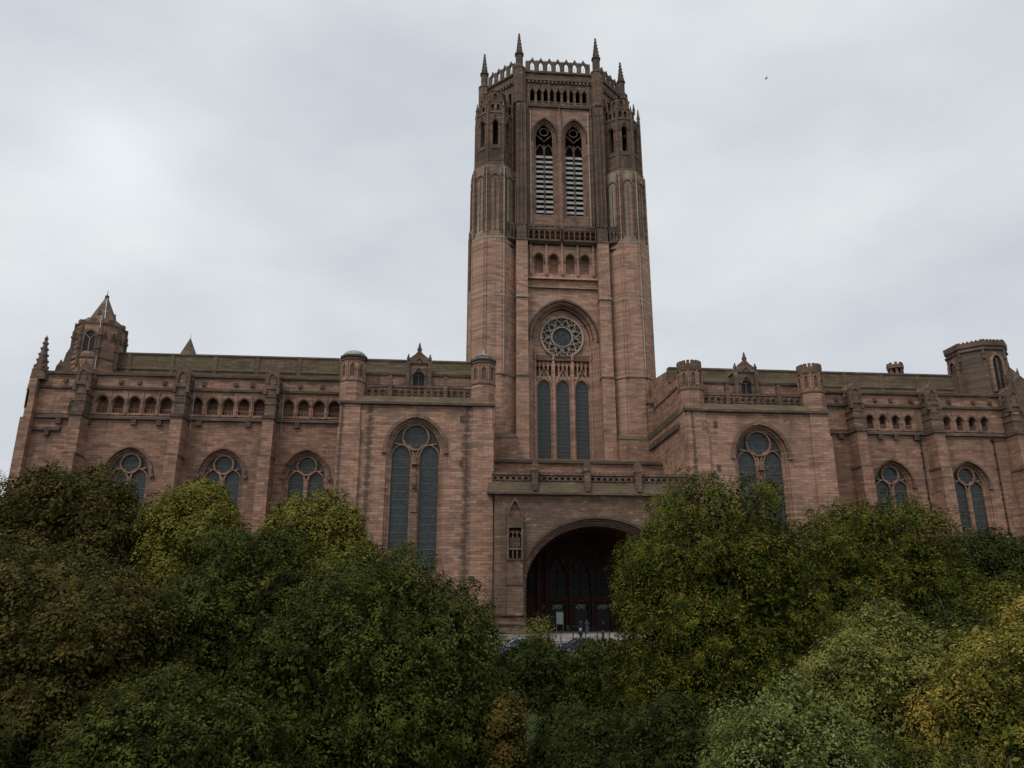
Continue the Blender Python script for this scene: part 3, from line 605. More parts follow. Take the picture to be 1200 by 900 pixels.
# ---- choir and nave walls
def long_wall(name, ue, ui, wins, groups, ahw, ast, butt, out):
    """ue/ui outer and inner ends; windows and arcades as in the photograph"""
    m = MB('sandstone'); a, b = sorted((ue, ui)); d = 107
    ws = sorted(wins); ed = [a]+[(x+y)/2 for x, y in zip(ws, ws[1:])]+[b]
    for c, e0, e1 in zip(ws, ed, ed[1:]): m.panel(e0, e1, 0, 29.5, d, c, 3.0, 11, 21.9, 3.6, ((0, .3), (.25, .3), (.25, .3)))
    cs = sorted(g0+(i-(n-1)/2)*ast for g0, n in groups for i in range(n))
    m.row(a, b, 29.9, 33.6, d, cs, ahw, 30.3, 31.7, ahw*1.25, 1.3, 6, True)
    m.box(a, b, d+.01, d+1.5, 33.6, 35.7); m.face([(a, d, 29.4), (b, d, 29.4), (b, d, 30), (a, d, 30)])
    m.use('dark_trim').box(a-.1, b+.1, d-.45, d+.3, 29.35, 29.75, (0, .1)); m.box(a-.1, b+.1, d-.3, d+.3, 33.6, 33.95); m.box(a-.1, b+.1, d-.35, d+.4, 35.6, 36.0)
    for c in cs:
        m.use('dark_trim').ring(c, ahw, ahw+.16, 31.7, ahw*1.25, ahw*1.25+.25, d-.12, d+.02, None, 6)
        m.use('weathered').box(c-ahw+.02, c+ahw-.02, d+.35, d+.45, 30.85, 31.0); m.box(c-.07, c+.07, d+.36, d+.44, 30.3, 30.85); m.box(c-ahw/2-.06, c-ahw/2+.06, d+.36, d+.44, 30.3, 30.85); m.box(c+ahw/2-.06, c+ahw/2+.06, d+.36, d+.44, 30.3, 30.85)
        m.use('sandstone').box(c+ast/2-.09, c+ast/2+.09, d-.12, d+.02, 30, 33.3)
    rr = random.Random(int(abs(ue)*10))
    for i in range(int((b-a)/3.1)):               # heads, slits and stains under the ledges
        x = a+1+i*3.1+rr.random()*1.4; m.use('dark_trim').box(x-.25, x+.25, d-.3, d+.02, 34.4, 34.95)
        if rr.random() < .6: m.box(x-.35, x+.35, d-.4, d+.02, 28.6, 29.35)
    m.use('sandstone')
    m.face([(ue, d, 0), (ue, d+22, 0), (ue, d+22, 36), (ue, d, 36)]); m.box(a, b, d+21.5, d+22, 0, 35.9)
    m.use('lead_roof')
    prof = [(d-.25, 36.0), (d+.3, 36.2), (109.9, 36.35), (110.9, 39.6), (119, 40.6), (d+21.3, 39.6), (d+22.3, 36.0)]
    ra, rb = (max(a, -68.5), b) if out < 0 else (a, min(b, 64)); A = [(ra, y, z) for y, z in prof]; B = [(rb, y, z) for y, z in prof]
    for i in range(len(prof)-1): m.face([A[i], B[i], B[i+1], A[i+1]])
    m.face(A); m.face(B)
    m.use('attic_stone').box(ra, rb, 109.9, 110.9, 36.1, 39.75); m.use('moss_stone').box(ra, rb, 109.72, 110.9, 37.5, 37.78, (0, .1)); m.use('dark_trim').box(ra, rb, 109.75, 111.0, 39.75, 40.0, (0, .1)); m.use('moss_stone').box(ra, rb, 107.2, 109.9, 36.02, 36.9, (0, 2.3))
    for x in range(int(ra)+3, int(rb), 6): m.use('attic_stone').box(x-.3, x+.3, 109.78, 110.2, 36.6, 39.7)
    o = m.build(name, cath)
    for c in wins: two_light(cath, c, 2.48, 11, 21.9, 3.05, 107.86, .34, 'window', False, (3.03, 3.26), 107, r_oc=.52)
    for c in butt:
        q = MB('weathered'); h = .8
        q.use('sandstone').box(c-h, c+h, 104.1, 107.02, 0, 24); q.box(c-h+.05, c+h-.05, 104.4, 107.02, 24, 29.3); q.use('dark_trim').box(c-h-.08, c+h+.08, 104.2, 107.02, 23.9, 24.2); q.box(c-h-.1, c+h+.1, 104.2, 107.02, 29.25, 29.7)
        q.use('weathered').box(c-h+.1, c+h-.1, 104.9, 107.02, 29.7, 34.0); q.box(c-h-.05, c+h+.05, 104.7, 107.2, 33.6, 34.0)
        q.prism([(c-h-.1, 34.0), (c+h+.1, 34.0), (c+h+.1, 35.2), (c+.5, 36.2), (c, 36.9), (c-.5, 36.2), (c-h-.1, 35.2)], 104.8, 108.2)
        q.bar([(c-.5, 34.3)]+arch(c, .5, 35.1, .7, 4)+[(c+.5, 34.3)], .14, 104.65, 104.82)
        for s in (-1, 1):
            q.pinnacle(c+s*.85, 105, .17, 33.7, 36.6); q.box(c+s*.85-.2, c+s*.85+.2, 104.6, 105.2, 32.8, 33.7)
            for z in (34.6, 35.3): q.box(c+s*.95-.18, c+s*.95+.18, 105.4, 105.9, z, z+.35)
        for z in (31.4, 32.4): q.box(c-h, c+h, 104.8, 107.02, z, z+.12)
        q.ngon(c, 104.9, .18, 36.7, 37.5, .04)
        q.build('buttress', o)
    return o
choir = long_wall('choir', -76, -33.35, [-61.9, -49.6, -38.4], [(-62.3, 5), (-49.7, 5), (-37.3, 5)], .76, 2.12, [-68.6, -55.55, -43.5], -1)
nave = long_wall('nave', 74, 33.35, [45.9, 57.7], [(46.6, 4), (58.7, 4)], .55, 2.0, [40.6, 52.5, 65.3], 1)
def pipe(c, z0, z1, parent):
    q = MB('iron'); q.tube((c, 106.8, z0), (c, 106.8, z1), .09); q.box(c-.2, c+.2, 106.6, 107, z1, z1+.4)
    z = z0+1
    while z < z1: q.box(c-.13, c+.13, 106.65, 107, z, z+.1); z += 2.2
    q.build('drainpipe', parent)
pipe(50.9, 8, 28.6, nave); pipe(62.4, 8, 28.6, nave)
for x in (-54.4, -42.2): q = MB('lead_cap'); q.tube((x, 106.85, 28), (x, 106.85, 35), .06); q.build('drainpipe', choir)
# ---- west and east ends
def end_turret():
    q = MB('sandstone'); cu, cy, r = -69.6, 110.2, 3.05
    q.ngon(cu, cy, r, 30, 43.6); q.use('dark_trim').ngon(cu, cy, r+.1, 38.2, 38.4); q.use('weathered').ngon(cu, cy, r+.15, 43.3, 43.6); q.ngon(cu, cy, r, 43.6, 44.4, r-.6)
    for k in range(8):
        q.use('weathered').frame(AX+cu, cy, k*math.pi/4)
        if k % 4 == 0:
            q.ring(0, .72, .95, 41.3, .9, 1.15, -r-.14, -r+.01, 39.1)
            q.use('dark_glass').face([(x, -r-.012, z) for x, z in [(-.72, 39.2)]+arch(0, .72, 41.3, .9, 5)+[(.72, 39.2)]]); q.use('sandstone').box(-.08, .08, -r-.1, -r+.01, 39.2, 41.1); q.bar([(-.7, 41.7), (0, 41.0), (.7, 41.7)], .12, -r-.09, -r)
        else:
            for x in (-.6, .6): q.use('dark_trim').box(x-.3, x+.3, -r-.03, -r+.02, 41.0, 41.8); q.use('weathered').bar([(x-.42, 40.9), (x, 42.3), (x+.42, 40.9)], .14, -r-.12, -r)
        q.use('weathered'); fh = r*math.tan(math.pi/8); q.box(fh-.22, fh+.22, -r-.22, -r+.2, 37, 42.6); q.box(fh-.18, fh+.18, -r-.1, -r+.2, 42.6, 43.8)
        for i in range(2): q.box(fh-.3, fh+.3, -r-.32, -r+.2, 39.5+i*2, 39.8+i*2)
        q.box(-.35, .35, -r-.1, -r+.4, 43.6, 44.1)
    q.frame(AX, 0, 0); q.use('weathered').ngon(cu, cy, 1.85, 44.4, 48.6, .12); q.use('dark_trim').ngon(cu, cy, .26, 48.3, 48.75); q.ngon(cu, cy, .07, 48.7, 49.6, .02)
    for k in (0, 2, 4, 6): q.frame(AX+cu, cy, k*math.pi/4); q.prism([(-.25, 45.2), (.25, 45.2), (0, 45.9)], -1.62, -1.0)
    q.frame(AX, 0, 0).use('white_paint').tube((cu+1.0, cy-1.9, 44.4), (cu+.1, cy-.16, 48.4), .035); q.tube((cu+1.35, cy-3.25, 36.5), (cu+1.1, cy-3.2, 44.4), .035)
    return q.build('end_turret', cath)
et = end_turret()
q = MB('sandstone')                               # end wall with raking buttress and corner pinnacle
q.box(-76.3, -75.0, 105.5, 108, 0, 29.2, (0, .3)); q.box(-76.0, -75.0, 105.9, 108, 29.2, 34.6); q.use('weathered')
q.prism([(-76.1, 34.6), (-74.2, 34.6), (-74.2, 35.4), (-75.4, 36.3), (-76.0, 35.6)], 106, 108); q.pinnacle(-75.35, 107, .78, 34.6, 41.2, 35.8); q.pinnacle(-75.9, 106.2, .3, 30.5, 36.6, 33)
q.prism([(-74.9, 34.0), (-69, 34.0), (-69, 40.6), (-72.2, 40.4), (-72.4, 39.6), (-73.2, 39.2), (-73.4, 38.0), (-74.2, 37.4), (-74.5, 35.6)], 108.6, 110.6)
for x, z in ((-72.3, 40.4), (-73.2, 39.2), (-74.1, 37.5)): q.pinnacle(x, 109.4, .26, z-.3, z+1.0, z+.1)
q.use('dark_trim'); q.box(-74.9, -71.4, 106.6, 107.02, 27.6, 28.1); q.box(-73.3, -72.7, 106.5, 107.02, 26.9, 27.6); q.box(-70.8, -70.0, 106.94, 107.02, 29.9, 32.2)
q.use('sandstone').ring(-70.4, .42, .62, 31.3, .6, .8, 106.85, 107.02, 30)
q.build('end_buttress', cath)
def drum():
    q = MB('weathered'); cu, cy, r = 65.6, 111.4, 4.0
    q.ngon(cu, cy, r, 34, 44.6); q.ngon(cu, cy, r+.2, 44.2, 44.9, r+.25); q.use('dark_trim').ngon(cu, cy, r+.22, 43.5, 43.7); q.use('weathered')
    for k in range(8):
        q.frame(AX+cu, cy, k*math.pi/4)
        if k % 2 == 0: q.use('sandstone').ring(0, .8, 1.1, 41.2, 1.3, 1.7, -r-.45, -r-.05, 36.6); q.use('dark_glass').face([(x, -r-.18, z) for x, z in [(-.8, 36.8)]+arch(0, .8, 41.2, 1.2, 5)+[(.8, 36.8)]]); q.use('weathered').box(-.08, .08, -r-.35, -r-.1, 36.8, 42)
        q.use('weathered'); q.box(1.4, 1.85, -r-.25, -r+.3, 34, 42.2, (.05, .2)); q.pinnacle(1.62, -r-.1, .22, 42.0, 44.0) if k in (0, 6, 7) else None
        for i in range(6): q.box(-1.5+i*.6-.13, -1.5+i*.6+.13, -r-.28, -r+.1, 44.9, 45.15)
    q.frame(AX, 0, 0)
    q.ngon(cu, cy, r+.1, 44.9, 45.0)
    return q.build('end_turret', cath)
drum()
q = MB('weathered')                                # stepped buttress with pinnacles beside the round turret
for x, y, z, h in ((69.6, 110.4, 41.0, 3.2), (70.6, 109.4, 38.0, 3.2), (71.6, 108.6, 36.0, 3.2), (60.6, 109.4, 39.9, 3.0)): q.box(x-.5, x+.5, y-.5, y+3, 30, z); q.pinnacle(x, y, .34, z, z+h, z+.7)
q.prism([(66, 30), (73.5, 30), (72.2, 36.0), (70.6, 39), (68.4, 41.0)], 108.2, 110.4)
q.prism([(66.2, 30.0), (68.0, 30.0), (67.0, 39.2), (66.2, 39.2)], 105.2, 107.6); q.use('sandstone').box(66.2, 71.6, 105.4, 107.02, 0, 30); q.use('dark_trim').box(66, 71.8, 105.2, 107.02, 29.4, 29.8)
q.use('white_paint').tube((70.4, 105.2, 28), (70.4, 105.2, 34), .05)
q.build('end_buttress', cath)
for u, y, z0, z1, kind in ((-63.0, 127.8, 36, 48.6, 0), (61.5, 127.0, 36, 47.2, 1)):
    q = MB('weathered')
    if kind == 0: q.ngon(u, y, 1.6, z0, 44.4); q.ngon(u, y, 1.75, 44.4, z1, .08); q.ngon(u, y, .05, z1-.2, z1+.8, .02)
    else:
        q.ngon(u, y, 1.4, z0, 44.6); q.ngon(u, y, 1.35, 46.3, 47.0)
        for k in range(8): q.frame(AX+u, y, k*math.pi/4+.39); q.box(-.18, .18, -1.3, -1.0, 44.6, 46.4); q.box(-.2, .2, -1.35, -1.0, 47.0, 47.4)
    q.build('roof_turret', cath)
# ---- roof between transepts and tower, terrace over the porch
q = MB('sandstone'); q.box(-13, 13, 112, 122.5, 0, 25.3); q.use('dark_trim').box(-13, 13, 111.6, 113, 25.2, 25.6); q.use('moss_stone').box(-13, 13, 112.1, 122, 25.6, 27.5, (0, 8.4)); q.use('dark_trim').box(-13, 13, 111.75, 112.05, 23.4, 23.7)
q.use('sandstone')
for s in (-1, 1):
    a, b = sorted((s*8.2, s*13)); q.box(a, b, 118.5, 121, 25.6, 30.5); q.use('moss_stone').box(a, b, 118.4, 121, 30.5, 31.4, (0, 1.5)); q.use('sandstone')
    a, b = sorted((s*13.25, s*16.5)); q.box(a, b, 119, 124, 30, 37.5); q.use('dark_trim').box(a, b, 118.7, 124, 36.4, 36.8); q.use('sandstone')
q.build('terrace_wall', cath)
# ---- porch
m = MB('porch_stone')
m.panel(-13, 13, -.5, 18.5, 98, .15, 9.95, 1.5, 7.2, 8.3, ((0, .3), (.28, .35), (.27, .35), (.25, .3)), 14)
hw, ri, d0 = 9.15, 7.5, 99.3
A = [(.15-hw, 1.5)]+arch(.15, hw, 7.2, ri, 14)+[(.15+hw, 1.5)]
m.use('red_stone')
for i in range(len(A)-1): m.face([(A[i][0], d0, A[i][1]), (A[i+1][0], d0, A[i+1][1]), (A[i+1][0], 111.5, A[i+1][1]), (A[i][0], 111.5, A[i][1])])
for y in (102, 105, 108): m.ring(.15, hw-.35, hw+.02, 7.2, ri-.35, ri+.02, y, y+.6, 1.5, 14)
m.use('dark_trim').ring(.15, 9.97, 10.25, 7.2, 8.32, 8.65, 97.75, 98.05, 6.6, 14)
m.use('porch_stone'); m.box(-13, 13, 98.02, 112, 17.2, 18.6); m.box(-13.02, -9.9, 98.02, 112, -.5, 17.2) ; m.box(10.2, 13.02, 98.02, 112, -.5, 17.2)
for u0, u1 in ((-15.8, -9.3), (9.6, 15.8)):         # moulded plinth
    m.use('porch_stone').box(u0, u1, 97.1, 98.02, -.5, 1.6, (0, .12)); m.box(u0, u1, 97.3, 98.02, 1.6, 2.7, (0, .15)); m.box(u0, u1, 97.55, 98.02, 2.7, 3.7, (0, .2)); m.use('dark_trim')
    for z, y in ((1.5, 97.0), (2.6, 97.2), (3.65, 97.45)): m.box(u0-.02, u1+.02, y, 98.02, z, z+.14)
# back wall with three doorways and the windows over them
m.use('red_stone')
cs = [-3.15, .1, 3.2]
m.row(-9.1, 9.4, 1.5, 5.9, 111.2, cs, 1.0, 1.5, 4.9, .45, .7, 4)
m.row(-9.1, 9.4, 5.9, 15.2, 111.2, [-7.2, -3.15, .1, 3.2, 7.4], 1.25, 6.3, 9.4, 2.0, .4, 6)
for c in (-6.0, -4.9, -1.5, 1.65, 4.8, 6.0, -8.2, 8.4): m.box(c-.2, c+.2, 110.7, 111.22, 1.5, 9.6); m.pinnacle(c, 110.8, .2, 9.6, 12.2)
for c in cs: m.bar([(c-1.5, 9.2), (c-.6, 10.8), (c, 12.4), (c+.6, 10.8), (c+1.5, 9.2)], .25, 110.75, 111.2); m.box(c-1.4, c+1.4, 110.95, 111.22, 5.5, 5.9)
porch = m.build('porch', cath)
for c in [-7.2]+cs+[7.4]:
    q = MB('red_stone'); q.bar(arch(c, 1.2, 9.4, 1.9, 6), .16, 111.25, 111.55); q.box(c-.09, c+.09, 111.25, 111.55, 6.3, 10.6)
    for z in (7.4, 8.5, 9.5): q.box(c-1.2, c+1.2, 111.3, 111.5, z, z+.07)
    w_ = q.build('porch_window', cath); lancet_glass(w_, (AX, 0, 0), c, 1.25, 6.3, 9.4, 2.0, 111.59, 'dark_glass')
rr = random.Random(3)
for c in cs:
    q = MB('door_wood'); q.box(c-1.0, c-.02, 111.78, 111.86, 1.5, 4.35); q.box(c+.02, c+1.0, 111.78, 111.86, 1.5, 4.35); q.box(c-1.0, c+1.0, 111.74, 111.86, 4.36, 4.44)
    for x in (-.5, .5): q.box(c+x-.38, c+x+.38, 111.74, 111.77, 1.8, 2.9); q.box(c+x-.38, c+x+.38, 111.74, 111.77, 3.1, 4.2)
    dr = q.build('door', porch)
    q = MB('dark_glass'); q.box(c-1.0, c+1.0, 111.8, 111.84, 4.44, 5.4); q.build('transom', dr)
    q = MB('etched')                                # flowing pale etched lines, as on the photograph
    for k in range(4):
        x0 = c-.85+k*.12; z0 = 4.58+k*.17; pts = [(x0+i*.13, min(5.2, max(4.5, z0+.07*math.sin(i*1.1+k*2.1+c)+.05*rr.uniform(-1, 1)))) for i in range(12-k)]
        q.bar(pts, .045, 111.785, 111.796)
    for k in range(9): x = c-.8+k*.2; z = rr.uniform(4.75, 5.15); q.bar([(x, z-.12), (x+.05, z+.1), (x+.12, z)], .04, 111.783, 111.794)
    q.build('etching', dr)
    q = MB('steel')
    for x in (-.1, .1): q.tube((c+x, 111.68, 2.5), (c+x, 111.68, 2.95), .02); q.tube((c+x, 111.68, 2.55), (c+x, 111.78, 2.55), .014); q.tube((c+x, 111.68, 2.9), (c+x, 111.78, 2.9), .014)
    q.build('handle', dr)
for s in (-1, 1):                                   # pilaster with a carved niche
    c = -10.5 if s < 0 else 10.85
    q = MB('porch_stone'); h = 1.0
    q.box(c-h, c+h, 97.2, 98.02, 3.7, 7.3); q.use('dark_trim').box(c-h-.1, c+h+.1, 97.05, 98.02, 7.25, 7.5); q.use('porch_stone').box(c-h+.06, c+h-.06, 97.3, 98.02, 7.5, 10.3)
    q.box(c-h, c-h+.22, 97.2, 98.02, 10.3, 14.2); q.box(c+h-.22, c+h, 97.2, 98.02, 10.3, 14.2); q.use('dark_trim').box(c-h-.06, c+h+.06, 97.1, 98.02, 10.2, 10.42)
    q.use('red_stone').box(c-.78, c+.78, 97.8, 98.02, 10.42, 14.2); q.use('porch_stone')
    for x in (-.26, .26): q.box(c+x-.07, c+x+.07, 97.35, 97.6, 10.42, 13.9)
    for x in (-.52, 0, .52): q.bar(arch(c+x, .24, 13.3, .45, 4), .1, 97.3, 97.6); q.box(c+x-.13, c+x+.13, 97.5, 97.8, 11.9, 13.0)
    q.box(c-.8, c+.8, 97.3, 97.8, 11.5, 11.75)
    q.use('weathered').box(c-h-.05, c+h+.05, 97.15, 98.02, 14.2, 14.5); q.box(c-h, c+h, 97.3, 98.02, 14.5, 15.5)
    q.ring(c, h-.22, h, 15.4, 2.2, 2.6, 97.25, 98.02, 14.5); q.use('sandstone').face([(x, 97.8, z) for x, z in [(c-.8, 15.5)]+arch(c, .8, 15.5, 2.0)+[(c+.8, 15.5)]])
    q.build('pilaster', porch)
p = MB('weathered'); p.box(-14, 13.9, 97.35, 98.4, 18.45, 18.75, (0, .0)); p.use('moss_stone').box(-13.9, 13.8, 97.5, 99.6, 18.75, 19.9, (.1, .45)); p.use('weathered').box(-13.4, 13.3, 97.95, 98.35, 19.9, 20.1)
p.box(-13.4, 13.3, 97.9, 98.4, 21.0, 21.25)
for i in range(34):
    c = -13.0+i*.79
    p.bar([(c+.3*math.cos(j*math.pi/4), 20.55+.3*math.sin(j*math.pi/4)) for j in range(8)], .13, 97.98, 98.3, True); p.box(c+.34, c+.45, 97.97, 98.32, 20.1, 21.0)
p.use('porch_stone').box(-13.4, 13.3, 98.5, 98.7, 19.5, 21.1); p.use('weathered')
for i in range(45): p.box(-13.2+i*.6-.15, -13.2+i*.6+.15, 97.92, 98.38, 21.25, 21.4)
for c in (-7.9, -1.1, 5.6):
    p.box(c-.4, c+.4, 97.45, 98.5, 19.4, 21.5); p.prism([(c-.5, 21.5), (c+.5, 21.5), (c+.42, 22.3), (c, 23.0), (c-.42, 22.3)], 97.4, 98.5); p.box(c-.3, c+.3, 97.2, 97.5, 18.9, 19.5)
p.build('parapet', porch)
# ------------------------------------------------------------------ ground, road, steps
def gz(x, y):
    a = 0.0
    if y < 80.5: a = -8.6*min(1, (80.5-y)/17)**.9
    b = 2.35 if y < 3.5 else 2.35-10.9*min(1, (y-3.5)/22)
    return max(a, b) if y < 40 else a
xs = sorted(set([-3000, -1500, -700, -300]+list(range(-150, 161, 5))+[300, 700, 1500, 3000])); ys = sorted(set([-600, -200, -60]+[-20+2*i for i in range(60)]+[105, 130, 200, 400, 900, 3500]))
g = MB('grass', Vector((0, 0, 0))); g.frame(0, 0, 0); rr = random.Random(5)
idx = {}
for j, y in enumerate(ys):
    for i, x in enumerate(xs):
        k = .35 if 12 < y < 76 and abs(x) < 150 else 0
        idx[i, j] = g.P(x, y, gz(x, y)-.02+rr.uniform(-k, k))
for j in range(len(ys)-1):
    for i in range(len(xs)-1): g.f.append([idx[i, j], idx[i+1, j], idx[i+1, j+1], idx[i, j+1]]); g.fm.append(0)
go = g.build('ground', None, True); tag(go, kind='structure')
O0 = Vector((0, 0, 0))
def flat(name, m, x0, x1, y0, y1, z0, z1):
    q = MB(m, O0).frame(0, 0, 0); q.box(x0, x1, y0, y1, z0, z1); o = q.build(name); tag(o, kind='structure'); return o
flat('road', 'asphalt', -150, 160, 81.6, 87.2, -.3, .004)
flat('pavement', 'paving', -150, 160, 87.2, 89.0, -.3, .12)
q = MB('paving', O0).frame(AX, 0, 0); q.box(-16, 16, 95.4, 97, -.3, 1.496); q.box(-9.1, 9.3, 97, 112.2, -.3, 1.496); q.use('leaf_litter').box(-16, -6.8, 89.05, 92.4, -.3, .9, (0, 2.4)); q.box(9.5, 16, 89.05, 92.4, -.3, .9, (0, 2.4))
q.use('paving').box(-16, 16, 91.2, 92.9, -.3, .747)
tag(q.build('forecourt'), kind='structure')
q = MB('step_stone', O0).frame(AX, 0, 0)
for i in range(4): q.box(-3, 9.3, 89.3+i*.5, 92, -.2, .19*(i+1))
st = tag(q.build('steps'), 'short flight of pale stone steps rising from the pavement', 'steps')
q = MB('step_stone', O0).frame(AX, 0, 0)
for i in range(5): q.box(-9.0, 9.2, 92.9+i*.5, 95.5, -.2, .75+.15*(i+1)+.002)
tag(q.build('steps'), 'wide pale stone steps leading up into the dark porch, behind the railing', 'steps')
# ------------------------------------------------------------------ railing, posts, furniture, sign
def railing(name, x0, x1, y, z0, h, n, label, org_group=None):
    r = empty(name, (AX+x0, y, z0)); org = Vector((AX+x0, y, z0))
    tag(r, label, 'railing')
    q = MB('iron', org); q.tube((x0, y, z0+h), (x1, y, z0+h), .05); q.build('rail', r); q = MB('iron', org); q.tube((x0, y, z0+.15), (x1, y, z0+.15), .025); q.build('rail', r)
    for i in range(n+1):
        x = x0+(x1-x0)*i/n; q = MB('iron', org); q.tube((x, y, z0), (x, y, z0+h+.12), .06); q.ngon(x, y, .06, z0+h+.1, z0+h+.2, .02); q.build('post', r)
    q = MB('iron', org); k = int((x1-x0)/.16)
    for i in range(k): x = x0+(i+.5)*(x1-x0)/k; q.box(x-.013, x+.013, y-.013, y+.013, z0+.15, z0+h)
    q.build('bars', r)
railing('railing', -7.2, -.2, 91.5, .75, 1.15, 5, 'long black iron railing in front of the wide pale steps')
railing('railing', 1.5, 9.0, 91.5, .75, 1.15, 5, 'black iron railing partly behind the big beech beside the porch')
railing('railing', .2, 1.3, 89.2, 0.0, 1.0, 1, 'short low black handrail section beside the lower steps')
r = empty('barrier', (AX-15.6, 90.2, 0)); tag(r, 'pale painted post with a rail by the porch plinth, above the silver car', 'barrier'); org = Vector((AX-15.6, 90.2, 0))
q = MB('white_paint', org); q.box(-13.9, -13.72, 90.1, 90.28, 0, 1.55); q.build('post', r)
q = MB('iron', org); q.box(-17.5, -13.9, 90.15, 90.23, 1.38, 1.48); q.build('rail', r); q = MB('iron', org); q.box(-17.5, -13.9, 90.15, 90.23, .7, .78); q.build('rail', r)
r = empty('sign_board', (AX-3.3, 109.2, 1.5)); org = Vector((AX-3.3, 109.2, 1.5)); tag(r, 'pale green upright notice board standing before the left doorway', 'sign')
q = MB('board', org); q.box(-3.72, -2.88, 109.18, 109.22, 2.55, 4.05); q.build('panel', r)
q = MB('steel', org)
for x in (-3.76, -2.84): q.box(x-.03, x+.03, 109.16, 109.24, 1.5, 4.08)
q.box(-3.8, -2.8, 109.16, 109.24, 4.05, 4.1); q.box(-3.8, -2.8, 109.16, 109.24, 2.5, 2.55); q.build('frame', r)
for x in (-3.76, -2.84): q = MB('steel', org); q.box(x-.05, x+.05, 109.0, 109.4, 1.5, 1.55); q.build('foot', r)
def cafe_chair(x, y, a, label):
    r = empty('cafe_chair', (AX+x, y, 1.5), a); tag(r, label, 'chair', 'chairs outside the doors'); z = Vector((0, 0, 0))
    q = MB('steel', z).frame(0, 0, 0); q.box(-.2, .2, -.2, .2, .44, .47); q.build('seat', r)
    q = MB('steel', z).frame(0, 0, 0); q.bar([(-.19, .47), (-.19, .8), (-.1, .88), (.1, .88), (.19, .8), (.19, .47)], .025, .18, .205)
    for i in range(4): q.box(-.18, .18, .185, .2, .56+i*.08, .60+i*.08)
    q.build('backrest', r)
    for sx in (-1, 1):
        for sy in (-1, 1): q = MB('steel', z).frame(0, 0, 0); q.tube((sx*.2, sy*.2, 0), (sx*.17, sy*.17, .45), .014); q.build('leg', r)
cafe_chair(-2.35, 107.6, .5, 'grey metal chair left of the small table outside the doors')
cafe_chair(-.75, 107.7, -1.9, 'grey metal chair right of the small table outside the doors')
r = empty('cafe_table', (AX-1.55, 107.6, 1.5)); tag(r, 'small round metal table between two chairs outside the doors', 'table'); z = Vector((0, 0, 0))
q = MB('steel', z).frame(0, 0, 0); q.ngon(0, 0, .35, .71, .735, n=20); q.build('table_top', r)
q = MB('iron', z).frame(0, 0, 0); q.ngon(0, 0, .03, .03, .71); q.build('stem', r)
q = MB('iron', z).frame(0, 0, 0); q.ngon(0, 0, .22, 0, .03, .06, n=16); q.build('base', r)
r = empty('bollard', (AX-.6, 93.3, .9)); tag(r, 'black cylindrical bollard at the right end of the long railing', 'bollard')
q = MB('iron', z).frame(0, 0, 0); q.ngon(0, 0, .16, 0, 1.0, .13, n=14); q.ngon(0, 0, .2, 0, .08, n=14); q.build('post', r)
q = MB('iron', z).frame(0, 0, 0); q.ngon(0, 0, .17, 1.0, 1.06, n=14); q.ngon(0, 0, .16, 1.06, 1.2, .05, n=14); q.build('cap', r)
